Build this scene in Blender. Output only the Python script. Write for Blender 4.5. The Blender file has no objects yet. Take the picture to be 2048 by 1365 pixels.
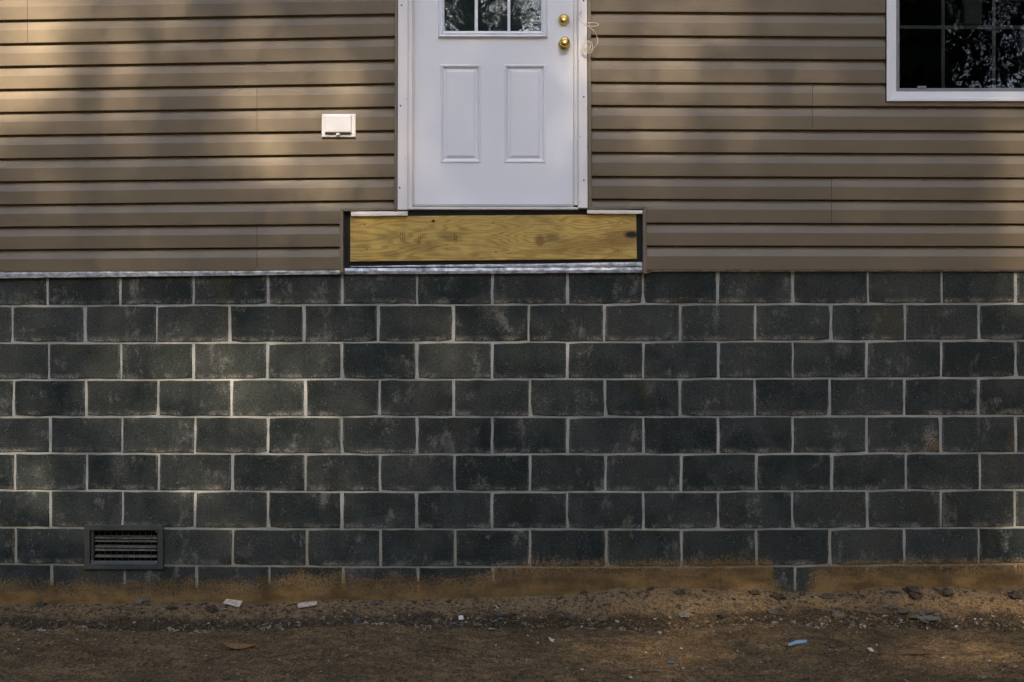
import bpy, math, random
import numpy as np
from mathutils import Vector, Matrix
random.seed(7)
RNG = np.random.default_rng(11)
R = math.radians
SC = bpy.context.scene
COL = SC.collection

# ------------------------------------------------------------------ camera, sky, sun, exposure
F, D, H = 35.0 / 36.0 * 2048, 5.4, 1.46       # focal length in photo pixels, distance to the block face, eye height
cd = bpy.data.cameras.new('camera'); cam = bpy.data.objects.new('camera', cd); COL.objects.link(cam)
cd.lens = 35.0; cd.sensor_width = 36.0; cd.clip_start = 0.05; cd.clip_end = 1500
cam.location = (0, -D, H); cam.rotation_euler = (R(90), 0, 0)
SC.camera = cam
SUN_EL, SUN_AZ = R(35), R(3)
TO_SUN = Vector((math.sin(SUN_AZ) * math.cos(SUN_EL), -math.cos(SUN_AZ) * math.cos(SUN_EL), math.sin(SUN_EL)))
W = bpy.data.worlds.new('World'); SC.world = W; W.use_nodes = True
wn = W.node_tree.nodes; wl = W.node_tree.links
bg = wn['Background']
sky = wn.new('ShaderNodeTexSky'); sky.sky_type = 'NISHITA'; sky.sun_disc = False
sky.sun_elevation = SUN_EL; sky.sun_rotation = math.pi - SUN_AZ
sky.air_density = 1.0; sky.dust_density = 1.2; sky.ozone_density = 1.0
wl.new(sky.outputs[0], bg.inputs[0]); bg.inputs[1].default_value = 0.12
sd = bpy.data.lights.new('sun', 'SUN'); sun = bpy.data.objects.new('sun', sd); COL.objects.link(sun)
sd.energy = 5.0; sd.angle = R(0.5); sd.color = (1.0, 0.83, 0.62)
sun.rotation_euler = (-TO_SUN).to_track_quat('-Z', 'Y').to_euler(); sun.location = (0, -20, 20)
vs = SC.view_settings
vs.view_transform = 'Standard'; vs.look = 'None'; vs.gamma = 1.0; vs.use_curve_mapping = False
vs.exposure = 1.88
SC.cycles.max_bounces = 6; SC.cycles.transparent_max_bounces = 8

# ------------------------------------------------------------------ helpers
def P(px, py, y=0.0):
    d = D + y
    return Vector(((px - 1024) * d / F, y, H - (py - 682.5) * d / F))
def PX(px, y=0.0): return (px - 1024) * (D + y) / F
def PZ(py, y=0.0): return H - (py - 682.5) * (D + y) / F
def lerp(a, b, t): return a + (b - a) * t
def sstep(a, b, x):
    t = np.clip((x - a) / (b - a), 0, 1); return t * t * (3 - 2 * t)

def origin(o):
    v = Vector((0, 0, 0))
    while o is not None:
        v = v + o.location; o = o.parent
    return v

class MB:
    def __init__(s): s.v = []; s.f = []
    def quad(s, a, b, c, d):
        n = len(s.v); s.v += [tuple(a), tuple(b), tuple(c), tuple(d)]; s.f.append((n, n + 1, n + 2, n + 3)); return s
    def box(s, x0, x1, y0, y1, z0, z1):
        if x0 > x1: x0, x1 = x1, x0
        if y0 > y1: y0, y1 = y1, y0
        if z0 > z1: z0, z1 = z1, z0
        n = len(s.v)
        s.v += [(x, y, z) for x in (x0, x1) for y in (y0, y1) for z in (z0, z1)]
        s.f += [tuple(n + i for i in q) for q in ((0, 1, 3, 2), (4, 6, 7, 5), (0, 4, 5, 1), (2, 3, 7, 6), (0, 2, 6, 4), (1, 5, 7, 3))]
        return s
    def bevbox(s, x0, x1, y0, y1, z0, z1, b=0.002):
        """box whose front (-y) edges are chamfered; y0 is the front"""
        if x0 > x1: x0, x1 = x1, x0
        if z0 > z1: z0, z1 = z1, z0
        return s.rings([[(x0, y1, z0), (x1, y1, z0), (x1, y1, z1), (x0, y1, z1)],
                        [(x0, y0 + b, z0), (x1, y0 + b, z0), (x1, y0 + b, z1), (x0, y0 + b, z1)],
                        [(x0 + b, y0, z0 + b), (x1 - b, y0, z0 + b), (x1 - b, y0, z1 - b), (x0 + b, y0, z1 - b)]], True)
    def rings(s, rs, cap_end=True, cap_start=True, closed=True):
        n = len(s.v); k = len(rs[0])
        for r in rs: s.v += [tuple(p) for p in r]
        for i in range(len(rs) - 1):
            for j in range(k if closed else k - 1):
                j2 = (j + 1) % k
                s.f.append((n + i * k + j, n + i * k + j2, n + (i + 1) * k + j2, n + (i + 1) * k + j))
        if cap_end: s.f.append(tuple(n + (len(rs) - 1) * k + j for j in range(k)))
        if cap_start: s.f.append(tuple(n + j for j in reversed(range(k))))
        return s
    def prism(s, pts, y0, y1, b=0.0):
        """outline in x,z given counter-clockwise, extruded from back y1 to front y0"""
        r = [[(p[0], y1, p[1]) for p in pts], [(p[0], y0, p[1]) for p in pts]]
        return s.rings(r)
    def tube(s, pts, r, k=6, caps=True):
        pts = [Vector(p) for p in pts]; rs = []
        rad = r if hasattr(r, '__len__') else [r] * len(pts)
        up = Vector((0.13, 0.37, 0.91)).normalized(); prev = None
        for i, p in enumerate(pts):
            t = (pts[min(i + 1, len(pts) - 1)] - pts[max(i - 1, 0)])
            if t.length < 1e-9: t = Vector((0, 0, 1))
            t.normalize()
            if prev is None:
                a = up.cross(t)
                if a.length < 0.1: a = Vector((1, 0, 0)).cross(t)
            else: a = prev - t * prev.dot(t)
            a.normalize(); prev = a; b = t.cross(a)
            rs.append([p + (a * math.cos(q) + b * math.sin(q)) * rad[i] for q in [2 * math.pi * j / k for j in range(k)]])
        return s.rings(rs, caps, caps)
    def lathe(s, c, prof, k=24):
        """profile of (radius, y) turned about the -y axis through c"""
        c = Vector(c)
        rs = [[c + Vector((r * math.cos(2 * math.pi * j / k), y, r * math.sin(2 * math.pi * j / k))) for j in range(k)] for r, y in prof]
        return s.rings(rs, True, True)
    def build(s, name, mat, parent=None, smooth=False, loc=None):
        off = origin(parent) if parent is not None else Vector((0, 0, 0))
        l = Vector(loc) if loc is not None else off
        me = bpy.data.meshes.new(name)
        me.from_pydata([(x - l.x, y - l.y, z - l.z) for x, y, z in s.v], [], s.f)
        me.update()
        import bmesh
        bm = bmesh.new(); bm.from_mesh(me); bmesh.ops.recalc_face_normals(bm, faces=bm.faces); bm.to_mesh(me); bm.free()
        if smooth: me.polygons.foreach_set('use_smooth', [True] * len(me.polygons))
        if mat: me.materials.append(mat)
        o = bpy.data.objects.new(name, me); COL.objects.link(o)
        if parent is not None: o.parent = parent
        o.location = l - off
        return o

def raw(name, verts, faces, mat, parent=None, smooth=False, loc=(0, 0, 0)):
    me = bpy.data.meshes.new(name); me.from_pydata(verts, [], faces); me.update()
    if smooth: me.polygons.foreach_set('use_smooth', [True] * len(me.polygons))
    me.materials.append(mat)
    o = bpy.data.objects.new(name, me); COL.objects.link(o)
    if parent is not None: o.parent = parent
    o.location = loc
    return o
def tag(o, label=None, cat=None, group=None, kind=None):
    if label: o['label'] = label
    if cat: o['category'] = cat
    if group: o['group'] = group
    if kind: o['kind'] = kind
    return o
def empty(name, loc, label=None, cat=None, group=None):
    o = bpy.data.objects.new(name, None); COL.objects.link(o); o.location = loc; o.empty_display_size = 0.1
    return tag(o, label, cat, group)

# value noise for geometry
class VN:
    def __init__(s, seed): s.t = np.random.default_rng(seed).random((256, 256))
    def __call__(s, x, y):
        xi = np.floor(x).astype(int); yi = np.floor(y).astype(int); fx = x - xi; fy = y - yi
        fx = fx * fx * (3 - 2 * fx); fy = fy * fy * (3 - 2 * fy); t = s.t
        a = t[xi % 256, yi % 256]; b = t[(xi + 1) % 256, yi % 256]; c = t[xi % 256, (yi + 1) % 256]; d = t[(xi + 1) % 256, (yi + 1) % 256]
        return (a * (1 - fx) + b * fx) * (1 - fy) + (c * (1 - fx) + d * fx) * fy - 0.5
NZ = [VN(i) for i in range(6)]

# ------------------------------------------------------------------ materials
class M:
    def __init__(s, name, rough=0.6, spec=0.5, metal=0.0):
        s.m = bpy.data.materials.new(name); s.m.use_nodes = True; s.t = s.m.node_tree; s.b = s.t.nodes['Principled BSDF']
        s.b.inputs['Roughness'].default_value = rough; s.b.inputs['Specular IOR Level'].default_value = spec; s.b.inputs['Metallic'].default_value = metal
    def n(s, ty, **kw):
        x = s.t.nodes.new(ty)
        for k, v in kw.items(): setattr(x, k, v)
        return x
    def set(s, sock, v):
        if isinstance(v, (int, float)): sock.default_value = v
        elif isinstance(v, (tuple, list)): sock.default_value = (*v, 1.0) if sock.type == 'RGBA' and len(v) == 3 else v
        else: s.t.links.new(v, sock)
    def pos(s): return s.n('ShaderNodeNewGeometry').outputs['Position']
    def obj(s): return s.n('ShaderNodeTexCoord').outputs['Object']
    def rand(s): return s.n('ShaderNodeObjectInfo').outputs['Random']
    def sep(s, v):
        x = s.n('ShaderNodeSeparateXYZ'); s.set(x.inputs[0], v); return x.outputs
    def comb(s, x, y, z):
        c = s.n('ShaderNodeCombineXYZ')
        for i, v in enumerate((x, y, z)): s.set(c.inputs[i], v)
        return c.outputs[0]
    def map(s, v, scale=(1, 1, 1), loc=(0, 0, 0)):
        x = s.n('ShaderNodeMapping'); s.set(x.inputs[0], v); x.inputs['Scale'].default_value = scale; s.set(x.inputs['Location'], loc); return x.outputs[0]
    def math(s, op, a, b=0.0, c=0.0, clamp=False):
        x = s.n('ShaderNodeMath', operation=op, use_clamp=clamp)
        s.set(x.inputs[0], a); s.set(x.inputs[1], b); s.set(x.inputs[2], c); return x.outputs[0]
    def noise(s, v, scale, detail=3, rough=0.55, dist=0.0, color=False):
        x = s.n('ShaderNodeTexNoise'); s.set(x.inputs['Vector'], v); x.inputs['Scale'].default_value = scale
        x.inputs['Detail'].default_value = detail; x.inputs['Roughness'].default_value = rough; x.inputs['Distortion'].default_value = dist
        return x.outputs['Color' if color else 'Fac']
    def vor(s, v, scale, out='Distance', feature='F1'):
        x = s.n('ShaderNodeTexVoronoi', feature=feature); s.set(x.inputs['Vector'], v); x.inputs['Scale'].default_value = scale; return x.outputs[out]
    def rng(s, v, a, b, c=0.0, d=1.0, smooth=True):
        x = s.n('ShaderNodeMapRange', interpolation_type='SMOOTHSTEP' if smooth else 'LINEAR')
        for i, q in enumerate((v, a, b, c, d)): s.set(x.inputs[i], q)
        return x.outputs[0]
    def mix(s, f, a, b, mode='MIX'):
        x = s.n('ShaderNodeMix', data_type='RGBA', blend_type=mode)
        s.set(x.inputs[0], f); s.set(x.inputs[6], a); s.set(x.inputs[7], b); return x.outputs[2]
    def curve(s, v, pts):
        x = s.n('ShaderNodeFloatCurve'); c = x.mapping.curves[0]
        while len(c.points) < len(pts): c.points.new(0.5, 0.5)
        for p, (a, b) in zip(c.points, pts): p.location = (a, b); p.handle_type = 'AUTO'
        x.mapping.update(); s.set(x.inputs['Value'], v); return x.outputs[0]
    def base(s, c): s.set(s.b.inputs['Base Color'], c); return s
    def rough(s, v): s.set(s.b.inputs['Roughness'], v); return s
    def bump(s, h, strength=0.3, dist=0.002):
        x = s.n('ShaderNodeBump'); x.inputs['Strength'].default_value = strength; x.inputs['Distance'].default_value = dist
        s.set(x.inputs['Height'], h); s.t.links.new(x.outputs[0], s.b.inputs['Normal']); return s
    def blob(s, x, z, nz, px, py, rx, ry, k=0.8, soft=0.5):
        """soft stain centred on a wall point; nz roughens its outline"""
        c = P(px, py); a = s.math('DIVIDE', s.math('SUBTRACT', x, c.x), rx / 369.0); b = s.math('DIVIDE', s.math('SUBTRACT', z, c.z), ry / 369.0)
        d = s.math('SQRT', s.math('ADD', s.math('MULTIPLY', a, a), s.math('MULTIPLY', b, b)))
        d = s.math('ADD', d, s.math('MULTIPLY', s.math('SUBTRACT', nz, 0.5), k))
        return s.rng(d, 1.0 - soft, 1.0 + soft, 1.0, 0.0)

def plain(name, c, rough=0.5, spec=0.5, metal=0.0, var=0.08, scale=8.0, bump=0.0, bscale=200.0):
    m = M(name, rough, spec, metal); p = m.pos()
    n = m.noise(p, scale, 4, 0.6)
    m.base(m.mix(m.rng(n, 0.3, 0.7), tuple(v * (1 - var) for v in c), tuple(min(1, v * (1 + var)) for v in c)))
    if bump: m.bump(m.noise(p, bscale, 3), bump, 0.001)
    return m.m

def mud_mask(m, pos):
    x, _, z = m.sep(pos)
    pts = [(-600, 1160), (0, 1164), (300, 1166), (520, 1160), (620, 1148), (700, 1154), (850, 1156), (980, 1145), (1060, 1128), (1250, 1126), (1380, 1122), (1500, 1118),
           (1550, 1128), (1562, 1185), (1612, 1188), (1632, 1130), (1750, 1124), (1900, 1122), (2048, 1124), (2700, 1130)]
    x0, x1, z0, z1 = PX(-800), PX(2900), PZ(1260), PZ(1060)
    xj = m.math('ADD', x, m.math('MULTIPLY', m.math('SUBTRACT', m.noise(pos, 34, 4, 0.8), 0.5), 0.22))
    c = m.curve(m.rng(xj, x0, x1, 0, 1, False), [((PX(a) - x0) / (x1 - x0), (PZ(b) - z0) / (z1 - z0)) for a, b in pts])
    line = m.math('ADD', m.math('MULTIPLY', c, z1 - z0), z0)
    n1 = m.noise(m.map(pos, (1, 1, 0.55)), 95, 4, 0.8); n2 = m.noise(pos, 9, 4, 0.65)
    d = m.math('SUBTRACT', line, z)
    d = m.math('ADD', d, m.math('MULTIPLY', m.math('SUBTRACT', n1, 0.5), 0.24))
    d = m.math('ADD', d, m.math('MULTIPLY', m.math('SUBTRACT', n2, 0.5), 0.11))
    return m.math('MULTIPLY', m.rng(d, -0.010, 0.006), m.math('MAXIMUM', m.rng(m.noise(pos, 70, 4, 0.8), 0.40, 0.52), m.rng(d, 0.02, 0.10))), n2

MUD_A, MUD_B = (0.105, 0.064, 0.024), (0.225, 0.138, 0.054)
def mat_block():
    m = M('concrete_block', 0.92, 0.25); p = m.pos(); o = m.obj(); rnd = m.rand()
    px, _, pz = m.sep(p); ox, _, oz = m.sep(o)
    big = m.noise(p, 1.7, 3, 0.6); mid = m.noise(m.map(p, (1, 1, 1.0), m.comb(m.math('MULTIPLY', rnd, 37.0), 0, 0)), 5.5, 4, 0.6)
    fine = m.noise(p, 190, 2, 0.7); grit = m.noise(p, 85, 3, 0.75)
    streak = m.noise(m.map(p, (9, 1, 0.9)), 2.4, 4, 0.7)
    c = m.mix(m.rng(mid, 0.33, 0.68), (0.0080, 0.0146, 0.0146), (0.041, 0.049, 0.046))
    c = m.mix(m.rng(big, 0.38, 0.68, 0.0, 0.55), c, (0.062, 0.064, 0.054))
    c = m.mix(m.math('MULTIPLY', m.rng(streak, 0.52, 0.72), 0.55), c, (0.017, 0.020, 0.020))
    c = m.mix(m.rng(rnd, 0.0, 0.5, 0.55, 0.0, False), c, (0.009, 0.015, 0.0148)); c = m.mix(m.rng(rnd, 0.5, 1.0, 0.0, 0.40, False), c, (0.050, 0.055, 0.049))
    olive = m.noise(m.map(p, (1.3, 1, 0.8), (5, 0, 3)), 2.8, 3, 0.6)
    c = m.mix(m.rng(olive, 0.56, 0.74, 0.0, 0.55), c, (0.050, 0.044, 0.018))
    # open aggregate: dark pits and pale grains
    c = m.mix(m.rng(grit, 0.50, 0.34, 0.0, 0.75), c, (0.008, 0.009, 0.009))
    c = m.mix(m.rng(fine, 0.56, 0.72, 0.0, 0.75), c, (0.115, 0.110, 0.098))
    spk = m.vor(p, 75)
    c = m.mix(m.math('MULTIPLY', m.rng(spk, 0.17, 0.10), m.rng(m.noise(p, 14, 2), 0.50, 0.62)), c, (0.26, 0.25, 0.22))
    # lime bloom along the bottom and side edges of each block
    ez = m.math('ADD', oz, 0.0975); ex = m.math('SUBTRACT', 0.199, m.math('ABSOLUTE', ox))
    edge = m.math('MINIMUM', ez, m.math('ADD', m.math('MULTIPLY', ex, 2.0), 0.010))
    en = m.noise(p, 9.0, 5, 0.75); en2 = m.noise(p, 120, 3, 0.7)
    e = m.math('MULTIPLY', m.rng(edge, 0.040, 0.0), m.rng(en, 0.44, 0.64))
    e = m.math('MULTIPLY', e, m.rng(en2, 0.38, 0.56))
    c = m.mix(m.math('MULTIPLY', e, 0.9), c, (0.30, 0.285, 0.25))
    bloom = m.math('MULTIPLY', m.rng(m.noise(m.map(p, (1, 1, 0.7), (2, 0, 9)), 6.5, 6, 0.8), 0.54, 0.68), m.rng(en2, 0.3, 0.6))
    c = m.mix(m.math('MULTIPLY', bloom, 0.75), c, (0.20, 0.19, 0.17))
    nz = m.noise(m.map(p, (1.3, 1, 0.8)), 30, 6, 0.85, 0.4); worn = m.rng(m.noise(p, 105, 3, 0.8), 0.40, 0.60)
    for (a, b, rx, ry, col, k) in ((1862, 878, 13, 22, (0.30, 0.27, 0.21), 0.75), (1872, 894, 15, 8, (0.20, 0.10, 0.025), 0.8), (2026, 890, 9, 26, (0.14, 0.08, 0.02), 0.6),
                                   (1780, 645, 34, 30, (0.060, 0.048, 0.012), 0.75), (1432, 632, 6, 26, (0.18, 0.18, 0.165), 0.6), (1685, 698, 13, 14, (0.19, 0.19, 0.175), 0.6),
                                   (1890, 1030, 10, 26, (0.17, 0.165, 0.15), 0.6), (985, 612, 26, 26, (0.16, 0.145, 0.10), 0.6), (470, 1124, 34, 8, (0.006, 0.006, 0.005), 0.95),
                                   (610, 1122, 30, 8, (0.008, 0.008, 0.006), 0.6), (8, 1112, 17, 12, (0.005, 0.005, 0.004), 0.95), (130, 700, 26, 10, (0.075, 0.055, 0.015), 0.6),
                                   (930, 700, 16, 120, (0.020, 0.021, 0.015), 0.55), (305, 685, 16, 12, (0.18, 0.18, 0.165), 0.6), (240, 930, 14, 24, (0.16, 0.16, 0.15), 0.45),
                                   (860, 640, 40, 24, (0.070, 0.060, 0.030), 0.5), (1300, 775, 10, 12, (0.2, 0.2, 0.18), 0.4), (520, 1048, 70, 7, (0.06, 0.055, 0.018), 0.6)):
        c = m.mix(m.math('MULTIPLY', m.math('MULTIPLY', m.blob(px, pz, nz, a, b, rx, ry, 3.4, 0.75), worn), k), c, col)
    mud, n2 = mud_mask(m, p)
    mc = m.mix(m.rng(m.noise(m.map(p, (1, 1, 2.0)), 5, 4, 0.65), 0.35, 0.65), MUD_A, MUD_B)
    mc = m.mix(m.rng(grit, 0.46, 0.30, 0.0, 0.7), mc, (0.03, 0.022, 0.012))
    c = m.mix(m.math('MULTIPLY', mud, 0.93), c, mc)
    m.base(c); m.bump(m.math('ADD', m.math('MULTIPLY', grit, 1.0), m.math('MULTIPLY', fine, 0.6)), 0.75, 0.004)
    return m.m

def mat_mortar():
    m = M('mortar', 0.95, 0.2); p = m.pos(); px, _, pz = m.sep(p)
    n = m.noise(p, 4, 4, 0.6); g = m.noise(p, 140, 3, 0.7)
    c = m.mix(m.rng(n, 0.3, 0.7), (0.26, 0.265, 0.252), (0.45, 0.445, 0.42))
    c = m.mix(m.rng(g, 0.52, 0.34, 0, 0.8), c, (0.17, 0.225, 0.20))
    low = m.rng(pz, PZ(1000), PZ(1140)); c = m.mix(m.math('MULTIPLY', low, 0.55), c, (0.24, 0.205, 0.125))
    mud, _ = mud_mask(m, p)
    c = m.mix(mud, c, MUD_B)
    m.base(c); m.bump(g, 0.5, 0.003); return m.m

def mat_mud():
    m = M('ochre_mud', 0.97, 0.15); p = m.pos(); g = m.noise(p, 85, 4, 0.8)
    c = m.mix(m.rng(m.noise(m.map(p, (1, 1, 2.0)), 5, 4, 0.65), 0.35, 0.65), MUD_A, MUD_B)
    c = m.mix(m.rng(g, 0.46, 0.30, 0.0, 0.7), c, (0.05, 0.035, 0.016))
    m.base(c); m.bump(g, 0.7, 0.004); return m.m

def mat_siding(name, c0, spec=0.62):
    m = M(name, 0.50, spec); p = m.pos(); rnd = m.rand()
    g = m.noise(m.map(p, (1.2, 1, 26)), 22, 4, 0.65); d = m.noise(m.map(p, (1, 1, 0.6)), 2.6, 4, 0.6)
    c = m.mix(m.rng(rnd, 0, 1, 0, 1, False), tuple(v * 0.96 for v in c0), tuple(v * 1.04 for v in c0))
    c = m.mix(m.rng(d, 0.4, 0.75, 0.0, 0.16), c, tuple(v * 0.72 for v in c0))
    c = m.mix(m.rng(g, 0.45, 0.75, 0.0, 0.18), c, tuple(v * 0.7 for v in c0))
    m.base(c); m.bump(g, 0.35, 0.0012); return m.m

def mat_board():
    m = M('raw_plank_wood', 0.68, 0.3); p = m.pos(); x, _, z = m.sep(p)
    base = m.noise(m.map(p, (0.60, 1, 5.2), (0.35, 0, 0.2)), 2.1, 2, 0.45)
    # growth rings as contour lines of a long slow field, bent round the knots
    k = base
    for (a, b, rx, ry, s) in ((1262, 470, 60, 22, 0.30), (1078, 482, 60, 26, 0.20), (760, 475, 110, 28, 0.16), (867, 443, 40, 16, 0.08)):
        k = m.math('ADD', k, m.math('MULTIPLY', m.blob(x, z, 0.5, a, b, rx, ry, 0.0, 0.95), s))
    k = m.math('ADD', k, m.math('MULTIPLY', z, 0.9))
    ring = m.math('SINE', m.math('MULTIPLY', k, 88.0))
    ring = m.rng(ring, -0.3, 1.0)
    fib = m.noise(m.map(p, (2.2, 1, 60)), 6, 4, 0.7)
    c = m.mix(m.math('MULTIPLY', ring, 0.52), (0.58, 0.400, 0.110), (0.27, 0.150, 0.036))
    c = m.mix(m.rng(fib, 0.46, 0.64, 0, 0.6), c, (0.19, 0.112, 0.026)); c = m.mix(m.rng(m.noise(m.map(p, (1.1, 1, 9)), 5, 4, 0.6), 0.54, 0.7, 0, 0.5), c, (0.64, 0.47, 0.16))
    c = m.mix(m.rng(m.noise(p, 4.0, 3), 0.5, 0.75, 0, 0.5), c, (0.21, 0.155, 0.055))
    nz = m.noise(p, 60, 4, 0.7)
    for (a, b, rx, ry, col, f) in ((1240, 478, 36, 16, (0.15, 0.075, 0.022), 0.6), (1263, 470, 14, 7, (0.018, 0.011, 0.008), 1.0), (1080, 482, 10, 11, (0.145, 0.08, 0.025), 0.75), (1166, 494, 60, 18, (0.17, 0.095, 0.03), 0.5),
                                   (1105, 476, 16, 8, (0.12, 0.085, 0.03), 0.6), (867, 443, 3.4, 3.0, (0.012, 0.004, 0.004), 1.0), (900, 475, 22, 9, (0.16, 0.11, 0.035), 0.55), (772, 475, 24, 8, (0.20, 0.145, 0.045), 0.5),
                                   (782, 510, 18, 8, (0.20, 0.12, 0.035), 0.5), (845, 494, 36, 10, (0.19, 0.12, 0.04), 0.4)):
        c = m.mix(m.math('MULTIPLY', m.blob(x, z, nz, a, b, rx, ry, 0.7), f), c, col)
    m.base(c); m.bump(m.math('ADD', fib, m.math('MULTIPLY', ring, 0.3)), 0.25, 0.001); return m.m

def mat_metal():
    m = M('galvanised_flashing', 0.45, 0.5, 0.35); p = m.pos()
    n = m.noise(m.map(p, (5, 1, 9)), 4, 4, 0.7); s = m.noise(m.map(p, (26, 1, 3)), 5, 3, 0.7)
    c = m.mix(m.rng(n, 0.32, 0.68), (0.20, 0.22, 0.24), (0.58, 0.60, 0.65))
    c = m.mix(m.rng(s, 0.55, 0.7, 0, 0.6), c, (0.12, 0.12, 0.115))
    m.base(c); m.rough(m.rng(n, 0.3, 0.7, 0.6, 0.35)); m.bump(m.noise(m.map(p, (1, 1, 2)), 17, 3), 0.5, 0.006); return m.m

def mat_white(name, c=(0.78, 0.78, 0.79), rough=0.45, dirt=0.1):
    m = M(name, rough, 0.45); p = m.pos(); n = m.noise(m.map(p, (1, 1, 0.35)), 3.5, 5, 0.65); s = m.noise(p, 45, 3, 0.7)
    cc = m.mix(m.rng(n, 0.45, 0.75, 0, dirt * 2), c, tuple(v * q for v, q in zip(c, (0.86, 0.83, 0.78))))
    cc = m.mix(m.rng(s, 0.66, 0.78, 0, dirt * 2), cc, (0.45, 0.43, 0.40))
    m.base(cc); m.bump(m.noise(p, 12, 2), 0.06, 0.004); return m.m

def mat_glass(name, wave, tint, ior):
    m = M(name); t = m.t; t.nodes.remove(m.b); out = [n for n in t.nodes if n.type == 'OUTPUT_MATERIAL'][0]
    p = m.pos()
    b = m.n('ShaderNodeBump'); b.inputs['Strength'].default_value = 1.0; b.inputs['Distance'].default_value = wave
    m.set(b.inputs['Height'], m.noise(p, 9, 2, 0.5))
    g = m.n('ShaderNodeBsdfGlossy'); g.inputs['Roughness'].default_value = 0.0; g.inputs['Color'].default_value = (0.92, 0.95, 0.97, 1); t.links.new(b.outputs[0], g.inputs['Normal'])
    tr = m.n('ShaderNodeBsdfTransparent'); tr.inputs[0].default_value = (*tint, 1)
    f = m.n('ShaderNodeFresnel'); f.inputs['IOR'].default_value = ior
    mx = m.n('ShaderNodeMixShader'); t.links.new(f.outputs[0], mx.inputs[0]); t.links.new(tr.outputs[0], mx.inputs[1]); t.links.new(g.outputs[0], mx.inputs[2])
    t.links.new(mx.outputs[0], out.inputs[0]); return m.m

def mat_ground():
    m = M('dirt', 0.97, 0.15); p = m.pos(); x, y, z = m.sep(p)
    a = m.noise(p, 1.6, 4, 0.6); b = m.noise(m.map(p, (1, 2.0, 1)), 8, 4, 0.65); g = m.noise(p, 110, 4, 0.8); g2 = m.noise(p, 42, 4, 0.75)
    c = m.mix(m.rng(b, 0.3, 0.7), (0.140, 0.087, 0.039), (0.290, 0.185, 0.088))
    c = m.mix(m.rng(a, 0.40, 0.68, 0, 0.75), c, (0.090, 0.060, 0.027))
    sand = m.math('MULTIPLY', m.rng(y, -0.30, -0.04), m.rng(m.noise(p, 6, 3), 0.2, 0.6, 0.4, 1.0))
    c = m.mix(m.math('MULTIPLY', sand, 0.85), c, (0.300, 0.200, 0.105))
    line = m.math('ADD', y, m.math('MULTIPLY', m.math('SUBTRACT', m.noise(p, 3, 3), 0.5), 0.12))
    trench_band = m.math('MULTIPLY', m.rng(line, -0.36, -0.27), m.rng(line, -0.16, -0.22))
    c = m.mix(m.math('MULTIPLY', trench_band, 0.80), c, (0.028, 0.020, 0.013))  # darker band of soil along the drip line
    c = m.mix(m.rng(g, 0.50, 0.36, 0, 0.85), c, (0.018, 0.012, 0.007))
    c = m.mix(m.rng(g, 0.54, 0.66, 0, 0.8), c, (0.30, 0.215, 0.11))
    c = m.mix(m.rng(g2, 0.52, 0.38, 0, 0.65), c, (0.030, 0.020, 0.012))
    m.base(c); m.bump(m.math('ADD', g, m.math('MULTIPLY', g2, 1.2)), 1.0, 0.010); return m.m

def mat_rock(name, c, var=0.35, scale=60):
    m = M(name, 0.95, 0.2); p = m.pos(); n = m.noise(p, scale, 4, 0.7); rnd = m.rand()
    cc = m.mix(m.rng(n, 0.3, 0.7), tuple(v * (1 - var) for v in c), tuple(v * (1 + var) for v in c))
    cc = m.mix(m.rng(rnd, 0, 1, 0, 0.5, False), cc, (0.075, 0.055, 0.035))
    cc = m.mix(m.rng(m.noise(p, 140, 3, 0.8), 0.5, 0.36, 0, 0.8), cc, (0.016, 0.013, 0.010)); cc = m.mix(m.rng(m.noise(p, 25, 4, 0.7), 0.5, 0.66, 0, 0.7), cc, (0.12, 0.083, 0.042))
    m.base(cc); m.bump(n, 0.6, 0.004); return m.m
def mat_pebble():
    m = M('pebble_gravel', 0.9, 0.3); w = m.n('ShaderNodeTexVoronoi'); m.set(w.inputs['Vector'], m.pos()); w.inputs['Scale'].default_value = 34
    hs = m.sep(w.outputs['Color'])
    c = m.mix(hs[0], (0.060, 0.040, 0.020), (0.20, 0.145, 0.078)); c = m.mix(m.rng(hs[1], 0.70, 0.95), c, (0.34, 0.30, 0.235)); c = m.mix(m.rng(hs[2], 0.55, 0.85), c, (0.065, 0.056, 0.042))
    m.base(c); return m.m

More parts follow.
